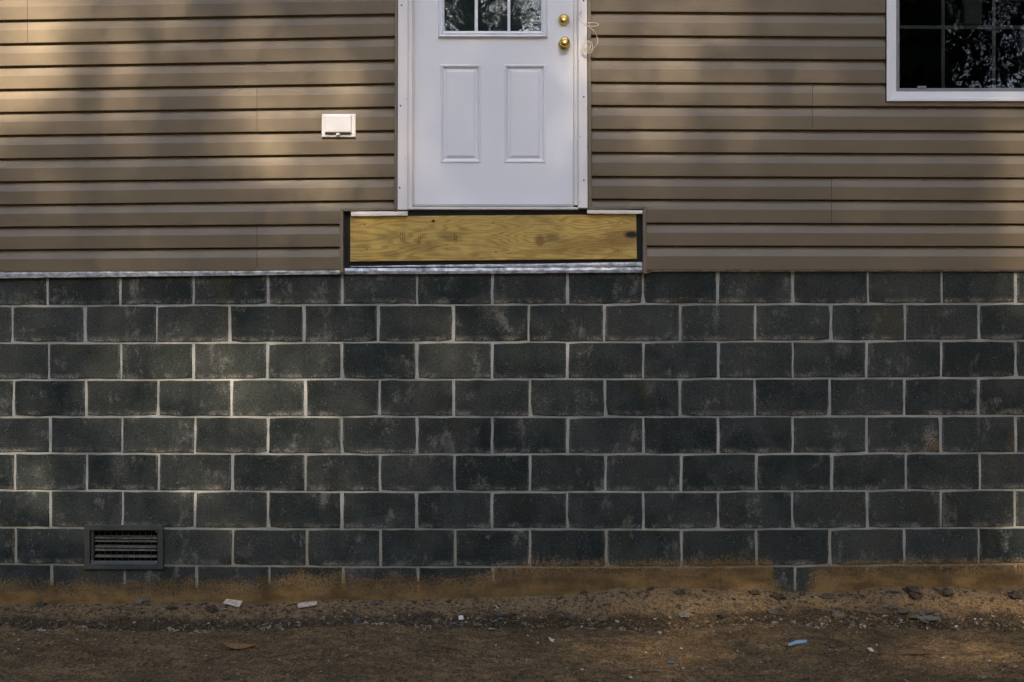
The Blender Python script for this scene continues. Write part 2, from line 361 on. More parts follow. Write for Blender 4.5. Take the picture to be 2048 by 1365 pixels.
MT = dict(block=mat_block(), mortar=mat_mortar(), mud=mat_mud(), siding=mat_siding('tan_vinyl_siding', (0.150, 0.117, 0.076)), trim=mat_siding('tan_vinyl_trim', (0.145, 0.114, 0.075)),
          board=mat_board(), metal=mat_metal(), door=mat_white('white_door_paint', (0.77, 0.78, 0.82), 0.38, 0.05), casing=mat_white('white_casing', (0.80, 0.77, 0.76), 0.5, 0.16),
          vinyl=mat_white('white_vinyl', (0.74, 0.74, 0.77), 0.4, 0.06), plastic=mat_white('white_plastic', (0.70, 0.69, 0.69), 0.4, 0.05),
          membrane=plain('black_membrane', (0.006, 0.006, 0.008), 0.55, 0.3), dark=plain('dark_interior', (0.006, 0.007, 0.007), 0.9, 0.1), hole=plain('dark_hole', (0.004, 0.004, 0.004), 0.9, 0.05),
          gasket=plain('grey_sash_vinyl', (0.20, 0.20, 0.22), 0.5), muntin=plain('pale_grille_bar', (0.21, 0.24, 0.235), 0.5), interior=plain('grey_green_panel', (0.11, 0.135, 0.13), 0.8),
          brass=plain('polished_brass', (0.74, 0.56, 0.19), 0.16, 0.5, 1.0, 0.06, 60), sill=plain('beige_threshold', (0.42, 0.39, 0.33), 0.5), strip=mat_white('torn_white_strip', (0.80, 0.77, 0.73), 0.6, 0.3),
          vent=plain('charcoal_vent_plastic', (0.040, 0.042, 0.041), 0.55, 0.4, 0, 0.15, 20, 0.1), wire=plain('dull_grille_wire', (0.075, 0.075, 0.068), 0.5, 0.5, 0.3), slat=plain('grey_damper_slat', (0.20, 0.20, 0.19), 0.35, 0.5, 0.4, 0.35, 30), screw=plain('screw_steel', (0.6, 0.58, 0.52), 0.3, 0.5, 1.0),
          cable=plain('cream_cable', (0.66, 0.58, 0.47), 0.5), glass_door=mat_glass('door_glass', 0.0006, (0.55, 0.62, 0.62), 1.95), glass=mat_glass('window_glass', 0.0005, (0.66, 0.70, 0.69), 1.47),
          ground=mat_ground(), pebble=mat_pebble(), greyrock=mat_rock('grey_stone', (0.135, 0.125, 0.102)), tanrock=mat_rock('tan_stone', (0.17, 0.125, 0.075)), clod=mat_rock('dark_clod', (0.062, 0.052, 0.040)),
          leaf=plain('dry_leaf', (0.18, 0.095, 0.040), 0.8, 0.2, 0, 0.35, 60, 0.3, 90), shim=plain('weathered_shim', (0.42, 0.35, 0.27), 0.8, 0.2, 0, 0.3, 50), twig=plain('brown_twig', (0.085, 0.052, 0.030), 0.85, 0.2, 0, 0.3, 40),
          scrapw=plain('white_scrap', (0.50, 0.48, 0.44), 0.5), scrapb=plain('blue_scrap', (0.022, 0.075, 0.15), 0.4), scrapc=plain('pale_blue_plastic', (0.22, 0.33, 0.42), 0.35),
          bark=plain('bark', (0.045, 0.036, 0.028), 0.95, 0.1, 0, 0.4, 6, 0.8, 30), needles=plain('evergreen_foliage', (0.045, 0.062, 0.026), 0.8, 0.15, 0, 0.4, 1.5), roof=plain('roof_shingle', (0.06, 0.055, 0.05), 0.95, 0.1), ink=plain('stamp_ink', (0.035, 0.022, 0.012), 0.8, 0.1))

# ------------------------------------------------------------------ ground
CONT = [(-900, 1206), (-300, 1212), (0, 1210), (150, 1208), (300, 1206), (420, 1203), (500, 1209), (560, 1207), (640, 1200), (850, 1199), (1000, 1195), (1150, 1190), (1200, 1182), (1240, 1175), (1300, 1178), (1360, 1173), (1420, 1178), (1500, 1180),
        (1570, 1184), (1650, 1186), (1700, 1184), (1750, 1175), (1820, 1170), (1860, 1176), (1900, 1172), (1950, 1182), (2048, 1176), (2400, 1182), (3000, 1178)]
CXS = np.array([PX(a) for a, b in CONT]); CZS = np.array([PZ(b) for a, b in CONT])
def ground_z(x, y):
    x = np.asarray(x, float); y = np.asarray(y, float)
    c = np.interp(x, CXS, CZS) + 0.008 * NZ[0](x * 16, y * 16)
    wgt = 1 - sstep(0.0, 1.0, np.clip(-y, 0, 9) / (0.30 + 0.07 * NZ[1](x * 2.2, y * 0 + 3)))
    near = np.exp(-np.clip(-y, 0, 50) / 6.0)
    z = c * wgt + (1 - wgt) * (0.045 * NZ[2](x * 1.3, y * 1.9)) * near
    edge = -y + 0.06 * NZ[3](x * 2.5, y * 2.5)
    z = z - 0.024 * np.exp(-((edge - 0.29) / 0.045) ** 2)
    r = sstep(0.02, 0.12, -y) * near
    z = z + r * (0.026 * NZ[4](x * 9, y * 11) + 0.013 * NZ[5](x * 27, y * 29) + 0.006 * NZ[0](x * 70, y * 70))
    return z
def G(px, py):
    d = Vector(((px - 1024) / F, 1.0, -(py - 682.5) / F)); o = cam.location; t = 3.0
    while t < 5.5:
        p = o + d * t
        if p.z <= float(ground_z(p.x, p.y)): return p
        t += 0.004
    return o + d * 5.3
def axis(lo, hi, step, far, n):
    a = list(np.arange(lo, hi + 1e-6, step)); g = np.geomspace(step, 1.0, n)
    g = np.cumsum(g); g = g / g[-1]
    return np.array([lo - far * q for q in g[::-1]] + a + [hi + far * q for q in g])
gx = axis(-3.5, 3.5, 0.011, 400, 34)
gy = axis(-1.7, 0.06, 0.009, 400, 34); gy = gy[gy < 12]
XX, YY = np.meshgrid(gx, gy, indexing='ij'); ZZ = ground_z(XX, YY)
vv = np.stack([XX, YY, ZZ], -1).reshape(-1, 3); ny = len(gy); nx = len(gx)
ii = (np.arange(nx - 1)[:, None] * ny + np.arange(ny - 1)[None, :]).ravel()
ff = np.stack([ii, ii + ny, ii + ny + 1, ii + 1], -1)
gr = raw('ground', vv.tolist(), ff.tolist(), MT['ground'], smooth=True); tag(gr, 'bare brown dirt in front of the block wall', kind='structure')

# ------------------------------------------------------------------ house
house = empty('house', (0, 0, 0), 'house with tan lap siding over a dark grey concrete block foundation', 'house')
XL, XR = -760, 2810                      # facade ends in photo pixels, outside the frame

# foundation: mortar sheet with the blocks standing proud of it
BED = [(556, 553, 553, 550), (612, 610, 608.7, 607.5), (686.3, 685.5, 684, 681.2), (760.4, 759.3, 758.5, 756), (834, 834, 834, 832), (907.4, 908.7, 909, 906.4), (981, 984.4, 984.4, 980.5), (1055.7, 1059, 1059.7, 1055.7), (1129, 1134.4, 1135, 1128), (1204, 1209, 1209, 1203)]
def bed(k, px):
    if k == 0: return 536.0
    return float(np.interp(px, (-760, 0, 690, 1365, 2048, 2810), (BED[k][0] - 3, *BED[k], BED[k][3] - 3)))
HEAD = [[94, 240, 387, 535, 684.2, 834, 985, 1135, 1285.6, 1436, 1586, 1736, 1884.6, 2032.5], [24, 168.5, 313, 459, 607.6, 756, 907, 1058, 1209, 1361, 1511, 1662, 1811, 1959],
        [97.4, 242, 387, 535, 683.5, 834, 985, 1136, 1287, 1437, 1586.5, 1734, 1883.5, 2032], [27, 171, 315.5, 462, 610, 758.6, 908, 1060, 1211, 1361, 1510.7, 1660, 1809, 1958],
        [99.5, 244, 390, 535.5, 683.5, 834, 985, 1136, 1287, 1437, 1586.5, 1735, 1883, 2032.5], [29, 173, 318, 464, 610, 759.6, 909, 1060, 1211, 1362.5, 1514, 1664, 1813, 1961],
        [100, 245, 390, 536, 683.7, 833, 983.5, 1134, 1286.6, 1437, 1585.5, 1735, 1882, 2031], [30, 174, 319.5, 465.5, 613, 760.7, 910, 1060, 1212, 1363.2, 1513.7, 1661, 1810, 1958.7],
        [102.5, 248, 393, 539, 686, 836, 986, 1137, 1288, 1437, 1590.6, 1736, 1884, 2032]]
mo = MB()
for a, b, t, bt in ((XL, 176, 536, 1400), (320, XR, 536, 1400), (176, 320, 536, 1054), (176, 320, 1134, 1400)): mo.box(PX(a), PX(b), 0.0080, 0.19, PZ(bt), PZ(t))
found = mo.build('foundation_wall', MT['mortar'], house)
BW, BH = 149.5 / F * D, 75.0 / F * D     # a nominal block with one joint
def block_mesh(i):
    rnd = random.Random(100 + i); hw, hh = 0.1985, 0.0965
    per = []
    for j in range(7): per.append((lerp(-hw, hw, j / 6), -hh))
    for j in range(1, 4): per.append((hw, lerp(-hh, hh, j / 3)))
    for j in range(1, 7): per.append((lerp(hw, -hw, j / 6), hh))
    for j in range(1, 3): per.append((-hw, lerp(hh, -hh, j / 3)))
    jit = [(x + rnd.uniform(-.0022, .0022), z + rnd.uniform(-.0022, .0022)) for x, z in per]
    for c_ in (0, 6, 9, 15):
        if rnd.random() < 0.3: jit[c_] = (jit[c_][0] * (1 - rnd.uniform(.01, .035)), jit[c_][1] * (1 - rnd.uniform(.02, .06)))
    b = MB()
    def ring(s, y): return [(x * (1 - s / hw), y, z * (1 - s / hh)) for x, z in jit]
    b.rings([ring(0, 0.02), ring(0, 0.0045), ring(0.0022, 0.0010), ring(0.006, 0.0)], True, False)
    o = b.build('concrete_block', MT['block'])
    me = o.data; bpy.data.objects.remove(o); return me
BM = [block_mesh(i) for i in range(14)]
JH, JB = 4.9, 4.3                        # joint widths in photo pixels
VENT = (168.5, 326.8, 1050, 1140)
for k in range(9):
    h = list(HEAD[k])
    while h[0] > XL + 150: h.insert(0, h[0] - 146)
    while h[-1] < XR - 150: h.append(h[-1] + 149)
    for a, b in zip(h[:-1], h[1:]):
        cx = (a + b) / 2; t, bt = bed(k, cx), bed(k + 1, cx)
        if k == 7 and a > 160 and b < 335: continue           # the vent sits in this opening
        o = bpy.data.objects.new('concrete_block', random.choice(BM)); COL.objects.link(o); o.parent = found
        wpx, hpx = b - a - JH + random.uniform(-1.3, 0.9), bt - t - JB + random.uniform(-1.0, 0.8)
        o.location = (PX(cx + random.uniform(-0.8, 0.8)), random.uniform(-0.0012, 0.0012), (PZ(t + JB / 2) + PZ(bt - JB / 2)) / 2)
        o.scale = (wpx / F * D / (2 * 0.1985), 1, hpx / F * D / (2 * 0.0965))
        slope = math.atan2(-(bed(k + 1, b) - bed(k + 1, a)), b - a)
        o.rotation_euler = (random.uniform(-.004, .004), slope + random.uniform(-.002, .002) * 0 , random.uniform(-.003, .003))
        o.rotation_euler.y = -slope

mud_top = [(-760, 1172), (0, 1174), (300, 1177), (520, 1172), (620, 1160), (700, 1164), (850, 1166), (980, 1158), (1060, 1143), (1250, 1141), (1380, 1138), (1500, 1134), (1545, 1140), (1566, 1215), (1606, 1215), (1640, 1144), (1750, 1140), (1900, 1136), (2048, 1138), (2810, 1142)]
mx = np.arange(-750, 2800, 3.0); mt = np.interp(mx, [q[0] for q in mud_top], [q[1] for q in mud_top]) + 9 * NZ[1](mx * 0.06, mx * 0) + 12 * NZ[2](mx * 0.013, mx * 0 + 9)
mv = []; mf = []
for i, (a, t) in enumerate(zip(mx, mt)):
    for j in range(8):
        f = j / 7; mv.append((PX(a), 0.0012 + 0.0045 * (f < 0.02) + float(0.0030 * NZ[3](np.array(a * 0.05), np.array(f * 5.0))), lerp(PZ(t), -0.12, f)))
    if i: mf += [((i - 1) * 8 + j, i * 8 + j, i * 8 + j + 1, (i - 1) * 8 + j + 1) for j in range(7)]
raw('mud_layer', mv, mf, MT['mud'], found, True)

# sheathing behind the siding (with the openings left free)
DL, DR_, DT = 812, 1160, -352            # door opening
WL, WR, WT, WB = 1778, 2196, -262, 200   # window opening
sh = MB(); ys0, ys1 = 0.016, 0.19; TOP = -400
for a, b, t, bt in ((XL, DL, TOP, 538), (DL, DR_, TOP, DT), (DL, DR_, 424, 538), (DR_, WL, TOP, 538), (WL, WR, TOP, WT), (WL, WR, WB, 538), (WR, XR, TOP, 538)):
    sh.box(PX(a), PX(b), ys0, ys1, PZ(t), PZ(bt))
sh.build('sheathing', MT['dark'], house)

# courses of siding: lower edge of each course in photo pixels at x=0, 790 (left of the door) and 1180, 2048 (right of it)
KL = [(545, 540.3), (500, 493.7), (454.5, 448), (410, 401), (364, 355), (318, 308), (271, 261), (225, 214), (179, 167), (133, 120), (88, 73), (41, 28), (-5, -18)]
KR = [(541, 541), (492, 493.5), (446, 448.3), (398.5, 402), (353, 356), (305, 308.3), (259, 262), (211, 214.5), (164.5, 169), (117, 121.5), (71, 76.5), (24, 28.5), (-22, -18)]
while len(KL) < 21: KL.append((KL[-1][0] - 46, KL[-1][1] - 46.2)); KR.append((KR[-1][0] - 46.5, KR[-1][1] - 46.3))
def cy(k, px, right):
    a, b = (KR if right else KL)[k]
    x0, x1 = (1180, 2048) if right else (0, 790)
    return a + (b - a) * (px - x0) / (x1 - x0)
PROF = [(0.0, 0.010), (0.016, 0.010), (0.019, -0.0035), (0.060, -0.0058), (0.11, -0.0078), (0.20, -0.0135), (0.30, -0.0215), (0.40, -0.0318), (0.412, -0.0330), (0.422, -0.0332), (0.965, -0.0252), (0.985, -0.0246), (0.990, -0.0225), (1.0, 0.0138)]
def course_strip(mb, k, xa, xb, right, ctop=None, cbot=None, dy=0.0):
    """one lap of siding between two x positions, optionally cut off above or below"""
    n = max(2, int(abs(xb - xa) / 160) + 1); cols = []
    wav = [0.0006 * math.sin(k * 1.7 + i * 2.1) for i in range(n + 1)]
    for i in range(n + 1):
        px = lerp(xa, xb, i / n); zt = cy(k + 1, px, right) + 0.8; zb = cy(k, px, right) - 0.4
        pr = PROF
        if cbot is not None:
            tc = (cbot - zt) / (zb - zt); pr = [q for q in PROF if q[0] < tc]; 
            q1 = next(q for q in PROF if q[0] >= tc); q0 = pr[-1]; pr = pr + [(tc, lerp(q0[1], q1[1], (tc - q0[0]) / max(1e-6, q1[0] - q0[0])))]
        if ctop is not None:
            tc = (ctop - zt) / (zb - zt); rest = [q for q in pr if q[0] > tc]
            q0 = [q for q in pr if q[0] <= tc][-1]; q1 = rest[0]; pr = [(tc, lerp(q0[1], q1[1], (tc - q0[0]) / max(1e-6, q1[0] - q0[0])))] + rest
        cols.append([P(px, lerp(zt, zb, t), y + dy + wav[i]) if y < 0 else Vector((PX(px, -0.02), y, PZ(lerp(zt, zb, t), -0.02))) for t, y in pr])
    nv = len(mb.v); m = len(cols[0])
    for c in cols: mb.v += [tuple(p) for p in c]
    for i in range(n):
        for j in range(m - 1):
            mb.f.append((nv + i * m + j, nv + i * m + j + 1, nv + (i + 1) * m + j + 1, nv + (i + 1) * m + j))
SEAM_L = {0: [514], 2: [-240], 4: [-420, 330 - 700], 6: [514], 8: [-150], 10: [55], 12: [400], 14: [-100], 16: [500], 18: [100]}
SEAM_R = {0: [2260], 2: [1663], 4: [2330], 6: [1625], 8: [2400], 10: [2560], 12: [1500], 14: [2300], 16: [1600], 18: [2500]}
DJL, DJR, WJL, WJR = 790.5, 1181, 1771, 2202        # where the courses run into the trim
def pieces(lo, hi, seams):
    xs = [lo] + sorted(s for s in seams if lo + 20 < s < hi - 20) + [hi]
    return [(xs[i] + (0.35 if i else 0), xs[i + 1] - (0.35 if i < len(xs) - 2 else 0), -0.0009 * (i % 2)) for i in range(len(xs) - 1)]
for k in range(0, 20, 2):
    # left of the door
    for xa, xb, dy in pieces(XL, DJL if k >= 2 else 682, SEAM_L[k]):
        mb = MB(); last = xb > 600
        for kk in (k + 1, k):
            if kk <= 2 and last:
                course_strip(mb, kk, xa, 682, False, dy=dy)
                if kk == 2: course_strip(mb, kk, 682, DJL, False, cbot=419.5, dy=dy)
            else: course_strip(mb, kk, xa, xb, False, dy=dy)
        mb.build('siding_panel', MT['siding'], house)
    # right of the door, up to the window and beyond it
    above = k >= 8
    segs = []
    if above: segs = [(DJR, WJL), (WJR, XR)]
    else: segs = [(DJR if k >= 2 else 1291, XR)]
    for lo, hi in segs:
        for xa, xb, dy in pieces(lo, hi, SEAM_R[k]):
            mb = MB(); first = xa < 1320
            for kk in (k + 1, k):
                a2 = xa
                if first and kk <= 2:
                    if kk == 2: course_strip(mb, kk, xa, 1290, True, cbot=415.5, dy=dy)
                    a2 = 1290
                if kk == 7 and xb > WJL:            # the lap the window stands in
                    course_strip(mb, kk, a2, min(xb, WJL), True, dy=dy) if a2 < WJL else None
                    course_strip(mb, kk, max(a2, WJL), min(xb, WJR), True, ctop=204.5, dy=dy)
                    if xb > WJR: course_strip(mb, kk, WJR, xb, True, dy=dy)
                else: course_strip(mb, kk, a2, xb, True, dy=dy)
            mb.build('siding_panel', MT['siding'], house)

# roof edge far above the frame
rf = MB(); zr = PZ(TOP) + 0.02
rf.rings([[(PX(XL) - 0.2, -0.32, zr), (PX(XR) + 0.2, -0.32, zr), (PX(XR) + 0.2, 4.0, zr + 1.9), (PX(XL) - 0.2, 4.0, zr + 1.9)], [(PX(XL) - 0.2, -0.34, zr + 0.16), (PX(XR) + 0.2, -0.34, zr + 0.16), (PX(XR) + 0.2, 4.0, zr + 2.06), (PX(XL) - 0.2, 4.0, zr + 2.06)]])
rf.build('roof', MT['roof'], house)
core = MB().box(PX(XL), PX(XR), 3.2, 3.3, -0.2, zr).box(PX(XL), PX(XL) + 0.1, 0.19, 3.2, -0.2, zr).box(PX(XR) - 0.1, PX(XR), 0.19, 3.2, -0.2, zr).box(PX(XL) + 0.1, PX(XR) - 0.1, 0.19, 3.2, zr - 0.02, zr - 0.005)
core.build('inner_wall', MT['dark'], house)

# brown channel trim round the door and the opening under it
def poly_trim(name, segs, mat=None, y0=-0.0375, y1=0.012):
    m = MB()
    for pts in segs:
        a = [P(*q, y0) for q in pts]
        b = [Vector((v.x, y1, v.z)) for v in a]; c = [Vector((v.x, y0 + 0.003, v.z)) for v in a]
        cxm = sum((v.x for v in a)) / len(a); czm = sum((v.z for v in a)) / len(a)
        ins = [Vector((v.x + (0.002 if v.x < cxm else -0.002), y0, v.z + (0.002 if v.z < czm else -0.002))) for v in a]
        m.rings([b, c, ins])
    return m.build(name, mat or MT['trim'], house)
poly_trim('channel_trim', [[(788.2, 423), (794.2, 423), (796.8, -360), (790.3, -360)]])
poly_trim('channel_trim', [[(1176.2, 420), (1183.6, 416), (1180.2, -360), (1173.4, -360)]])
poly_trim('channel_trim', [[(679.2, 545.5), (686.6, 545.5), (686.6, 423.6), (679.2, 417)]])
poly_trim('channel_trim', [[(679.6, 416.6), (687.2, 422.9), (795.5, 420.6), (789.2, 414.6)]])
poly_trim('channel_trim', [[(1286, 547.5), (1294.5, 547.5), (1293, 413), (1285.6, 419.2)]])
poly_trim('channel_trim', [[(1177, 419.4), (1285.2, 418.6), (1292.6, 412.6), (1183.8, 413.5)]])
poly_trim('trim_tab', [[(1294, 547.8), (1300.5, 546.8), (1300.5, 544.4), (1294, 544.6)]], y0=-0.034)

# ------------------------------------------------------------------ entry door
fy = -0.030                                              # front of the casing
def trap(m, tl, tr, bl, br, yt, yb, y0, y1, b=0.0025):
    a = [P(bl, yb, y0), P(br, yb, y0), P(tr, yt, y0), P(tl, yt, y0)]
    back = [Vector((v.x, y1, v.z)) for v in a]; mid = [Vector((v.x, y0 + b, v.z)) for v in a]
    cxm = sum(v.x for v in a) / 4; czm = sum(v.z for v in a) / 4
    ins = [Vector((v.x + (b if v.x < cxm else -b), y0, v.z + (b if v.z < czm else -b))) for v in a]
    m.rings([back, mid, ins]); return m
dframe = MB()
trap(dframe, 824.8, 828.5, 824.8, 827.6, -338, 411, 0.004, 0.12); trap(dframe, 1147.6, 1155.4, 1148.4, 1156.6, -338, 411, 0.004, 0.12); trap(dframe, 824, 1156, 824, 1156, -352, -338.4, 0.004, 0.12)
dframe = dframe.build('door_frame', MT['casing'], house)
cs = MB(); trap(cs, 797.0, 816.5, 795.0, 815.2, -366, 420.2, fy - 0.010, 0.015); trap(cs, 816.8, 824.6, 815.5, 824.6, -350, 419.2, fy + 0.006, 0.015)
c1 = cs.build('door_casing', MT['casing'], house)
cs = MB(); trap(cs, 1155.8, 1173.0, 1157.0, 1175.4, -366, 416.4, fy - 0.010, 0.015)
c2 = cs.build('door_casing', MT['casing'], house)
cs = MB(); trap(cs, 817, 1155.4, 817, 1155.4, -366, -351, fy - 0.010, 0.015); cs.build('door_casing', MT['casing'], house)
nail = MB()
for par, lst in ((c1, ((803, 11), (801, 212), (799.3, 376), (813, 199), (811.5, 317))), (c2, ((1167.3, 2), (1167.6, 194), (1167.6, 361), (1157.8, 123), (1160, 274), (1159.5, 404)))):
    for a, b in lst:
        c = P(a, b, fy - 0.010); big = a in (803, 801, 799.3, 1167.3, 1167.6)
        MB().lathe((c.x, fy - 0.0105, c.z), [(0.0045 if big else 0.002, 0.001), (0.0045 if big else 0.002, -0.0006), (0.002, -0.001)], 8).build('nail_head', MT['hole'], par)
sl = MB(); trap(sl, 826, 1147.4, 826, 1147.4, 409.4, 414.2, -0.004, 0.10); sl.build('threshold', MT['sill'], house)
sl = MB(); trap(sl, 815.6, 1156.4, 815.6, 1156.4, 414.8, 419.4, -0.022, 0.02); sl.build('sill_nosing', MT['vinyl'], house)
# slab with recessed moulded panels: front face stitched from strips so that each panel is real relief
yd = 0.030
def dP(px, py, y): return P(px, py, y)
slab = MB()
S = (826.6, 1147.2, -337, 409)                           # left, right, top, bottom
LITE = (882, 1089, -250, 70)                             # hole for the glazing
PAN = [(880.5, 962, 129.5, 326.5), (1008.3, 1091.6, 129.0, 326.3)]
def sq(a, b, t, bt, y=yd): slab.quad(dP(a, bt, y), dP(b, bt, y), dP(b, t, y), dP(a, t, y))
sq(S[0], S[1], S[2], LITE[2]); sq(S[0], LITE[0], LITE[2], LITE[3]); sq(LITE[1], S[1], LITE[2], LITE[3]); sq(S[0], S[1], LITE[3], 129.2)
sq(S[0], PAN[0][0], 129.2, 326.4); sq(PAN[0][1], PAN[1][0], 129.2, 326.4); sq(PAN[1][1], S[1], 129.2, 326.4); sq(S[0], S[1], 326.4, S[3])
v = [dP(S[0], S[3], yd), dP(S[1], S[3], yd), dP(S[1], S[2], yd), dP(S[0], S[2], yd)]
slab.rings([[Vector((q.x, yd + 0.044, q.z)) for q in v], v], False, True)
door = slab.build('door', MT['door'], house)
door['label'] = 'white entry door with small lites above two raised panels'
def ringpx(l, r, t, b, ins, y): return [dP(l + ins, b - ins, y), dP(r - ins, b - ins, y), dP(r - ins, t + ins, y), dP(l + ins, t + ins, y)]
for l, r, t, b in PAN:
    t, b = 129.2, 326.4
    m = MB(); m.rings([ringpx(l, r, t, b, 0, yd), ringpx(l, r, t, b, 1.6, yd - 0.0045), ringpx(l, r, t, b, 3.6, yd - 0.0045), ringpx(l, r, t, b, 7.4, yd + 0.008), ringpx(l, r, t, b, 9.2, yd + 0.009), ringpx(l, r, t, b, 14.5, yd + 0.0005), ringpx(l, r, t, b, 15.5, yd)], True, False)
    m.build('raised_panel', MT['door'], door)
# lite surround, 3 x 3 grille and panes
lf = MB()
def hollow(m, l, r, t, b, prof):
    rs = [ringpx(l, r, t, b, i, y) for i, y in prof]; m.rings(rs, False, False)
hollow(lf, 876, 1095, -256, 75.6, [(0, yd - 0.0005), (0.6, yd - 0.012), (3.0, yd - 0.017), (6.0, yd - 0.013), (8.5, yd - 0.016), (12.4, yd - 0.010), (13.2, yd + 0.015)])
lf.build('glass_surround', MT['door'], door)
gx0, gx1, gt, gb = 889.5, 1082.5, -243, 62.6
vb = [(949.2, 955.6), (1014.8, 1020.8)]; hb = [(-144, -138), (-42, -36)]
for a, b in vb: m = MB(); trap(m, a, b, a, b, gt - 1, gb + 1, yd - 0.011, yd + 0.016, 0.002); m.build('muntin', MT['door'], door)
xs = [gx0, *[q for p in vb for q in p], gx1]
for t, bt in hb:
    for i in (0, 2, 4):
        m = MB(); trap(m, xs[i], xs[i + 1], xs[i], xs[i + 1], t, bt, yd - 0.0105, yd + 0.0155, 0.002); m.build('muntin', MT['door'], door)
zs = [gt, *[q for p in hb for q in p], gb]
for i in (0, 2, 4):
    for j in (0, 2, 4):
        m = MB(); a = PX(xs[i] - 0.4, yd); b = PX(xs[i + 1] + 0.4, yd); m.box(a, b, yd + 0.006, yd + 0.010, PZ(zs[j + 1] + 0.4, yd), PZ(zs[j] - 0.4, yd)); m.build('glass_pane', MT['glass_door'], door)
# brass deadbolt and knob
c = dP(1127.6, 40.0, yd)
MB().lathe((c.x, yd, c.z), [(0.031, 0.0), (0.0315, -0.004), (0.030, -0.010), (0.0235, -0.020), (0.0175, -0.024), (0.0165, -0.026), (0.008, -0.027), (0.0065, -0.0255), (0.0055, -0.0255)], 28).build('deadbolt', MT['brass'], door, True)
MB().box(c.x - 0.0011, c.x + 0.0011, yd - 0.0268, yd - 0.0252, c.z - 0.0045, c.z + 0.0045).build('keyhole', MT['hole'], door)
c = dP(1128.6, 89.0, yd)
MB().lathe((c.x, yd, c.z), [(0.033, 0.0), (0.0335, -0.003), (0.031, -0.008), (0.020, -0.012), (0.014, -0.016), (0.013, -0.026), (0.020, -0.031), (0.0265, -0.038), (0.0285, -0.046), (0.0265, -0.054), (0.0200, -0.060), (0.0185, -0.060), (0.0175, -0.064), (0.0160, -0.067), (0.009, -0.0675), (0.0075, -0.0655), (0.006, -0.0655)], 28).build('door_knob', MT['brass'], door, True)
MB().box(c.x - 0.0011, c.x + 0.0011, yd - 0.0668, yd - 0.0652, c.z - 0.0045, c.z + 0.0045).build('keyhole', MT['hole'], door)
MB().box(PX(826), PX(1148), yd + 0.05, yd + 0.06, PZ(S[3]), PZ(S[2])).build('door_backing', MT['dark'], house)

# ------------------------------------------------------------------ opening under the door: membrane, board, strips, flashing
MB().box(PX(684), PX(1289), 0.004, 0.015, PZ(538), PZ(414)).build('membrane', MT['membrane'], house)
bd = MB(); yb = -0.012
q = [P(700.3, 523.6, yb), P(1274, 518.2, yb), P(1272.4, 429.0, yb), P(700.3, 433.4, yb)]
bd.rings([[Vector((v.x, 0.003, v.z)) for v in q], [Vector((v.x, yb + 0.002, v.z)) for v in q], [v + Vector((0.002 if i in (0, 3) else -0.002, 0, 0.002 if i < 2 else -0.002)) for i, v in enumerate(q)]])
board = bd.build('plank', MT['board'], house)
board['label'] = 'raw yellow pine plank with a dark knot at its right end'
for a, b in ((729.5, 450), (734, 499), (986, 446.5), (992, 504.2), (1236, 446.6), (1236, 500.5)):
    c = P(a, b, yb); MB().lathe((c.x, yb - 0.0004, c.z), [(0.0034, 0.001), (0.0034, -0.0004), (0.001, -0.0008)], 8).build('screw_head', MT['hole'], board)
st = MB()                                                  # ink stamps: short worn rows of rotated characters
rr = random.Random(5)
for cx0, rows, h0, h1 in ((799.8, 3, 463, 485), (836, 2, 468, 487), (908, 2, 467, 486)):
    for r_ in range(rows):
        x0 = cx0 + r_ * (4.2 if rows == 3 else 3.6); y = h0 + (rr.uniform(0, 5))
        while y < h1:
            hgt = rr.uniform(0.9, 2.0); w = rr.uniform(1.0, 2.4); p0 = P(x0 + rr.uniform(-0.3, 0.3), y, yb); p1 = P(x0 + w, y + hgt, yb)
            if rr.random() < 0.85: st.box(p0.x, p1.x, yb - 0.0003, yb + 0.001, p1.z, p0.z)
            y += hgt + rr.uniform(0.5, 1.3)
st.build('ink_stamp', MT['ink'], board)
def ragged(name, top, bot, y0, th, mat, seed, amp=0.6, bulge=0.003, n=40):
    """a thin bent sheet with slightly ragged upper and lower edges"""
    rnd = random.Random(seed); rs = []
    for i in range(n + 1):
        t = i / n; x = lerp(top[0][0], top[-1][0], t)
        yt = np.interp(x, [q[0] for q in top], [q[1] for q in top]) + rnd.uniform(-amp, amp) * 0.6; ybm = np.interp(x, [q[0] for q in bot], [q[1] for q in bot]) + rnd.uniform(-amp, amp) * 0.6
        w = rnd.uniform(-1, 1) * bulge * 0.5
        a = P(x, yt, y0); b = P(x, (yt + ybm) / 2, y0 - bulge + w); c = P(x, ybm, y0 - bulge * 0.3)
        rs.append([a, b, c, c + Vector((0, th, 0)), b + Vector((0, th, 0)), a + Vector((0, th, 0))])
    return MB().rings(rs).build(name, mat, house)
ragged('white_strip', [(702, 423.6), (815, 422.8)], [(702, 432.4), (815, 431.2)], -0.031, 0.020, MT['strip'], 3, 0.5, 0.002, 14)
ragged('white_strip', [(1174.5, 419.6), (1240, 420.2), (1286.5, 421.2)], [(1174.5, 427.2), (1240, 428), (1286.5, 427.6)], -0.031, 0.020, MT['strip'], 4, 0.5, 0.002, 14)
ragged('flashing', [(700, 533.0), (860, 530.4), (1120, 527.4), (1286, 524.2)], [(700, 534.6), (860, 534.8), (1120, 534.4), (1286, 533.2)], -0.010, 0.003, MT['metal'], 6, 0.35, 0.002, 44)
ragged('flashing', [(689.5, 537.2), (1000, 536.0), (1286.5, 535.0)], [(689.5, 548.8), (1000, 547.4), (1286.5, 545.2)], -0.014, 0.004, MT['metal'], 7, 0.5, 0.005, 60)
ragged('flashing', [(XL, 540), (0, 540), (688, 538)], [(XL, 559), (0, 556.8), (350, 552.6), (688, 548.6)], -0.018, 0.010, MT['metal'], 8, 0.5, 0.004, 70)
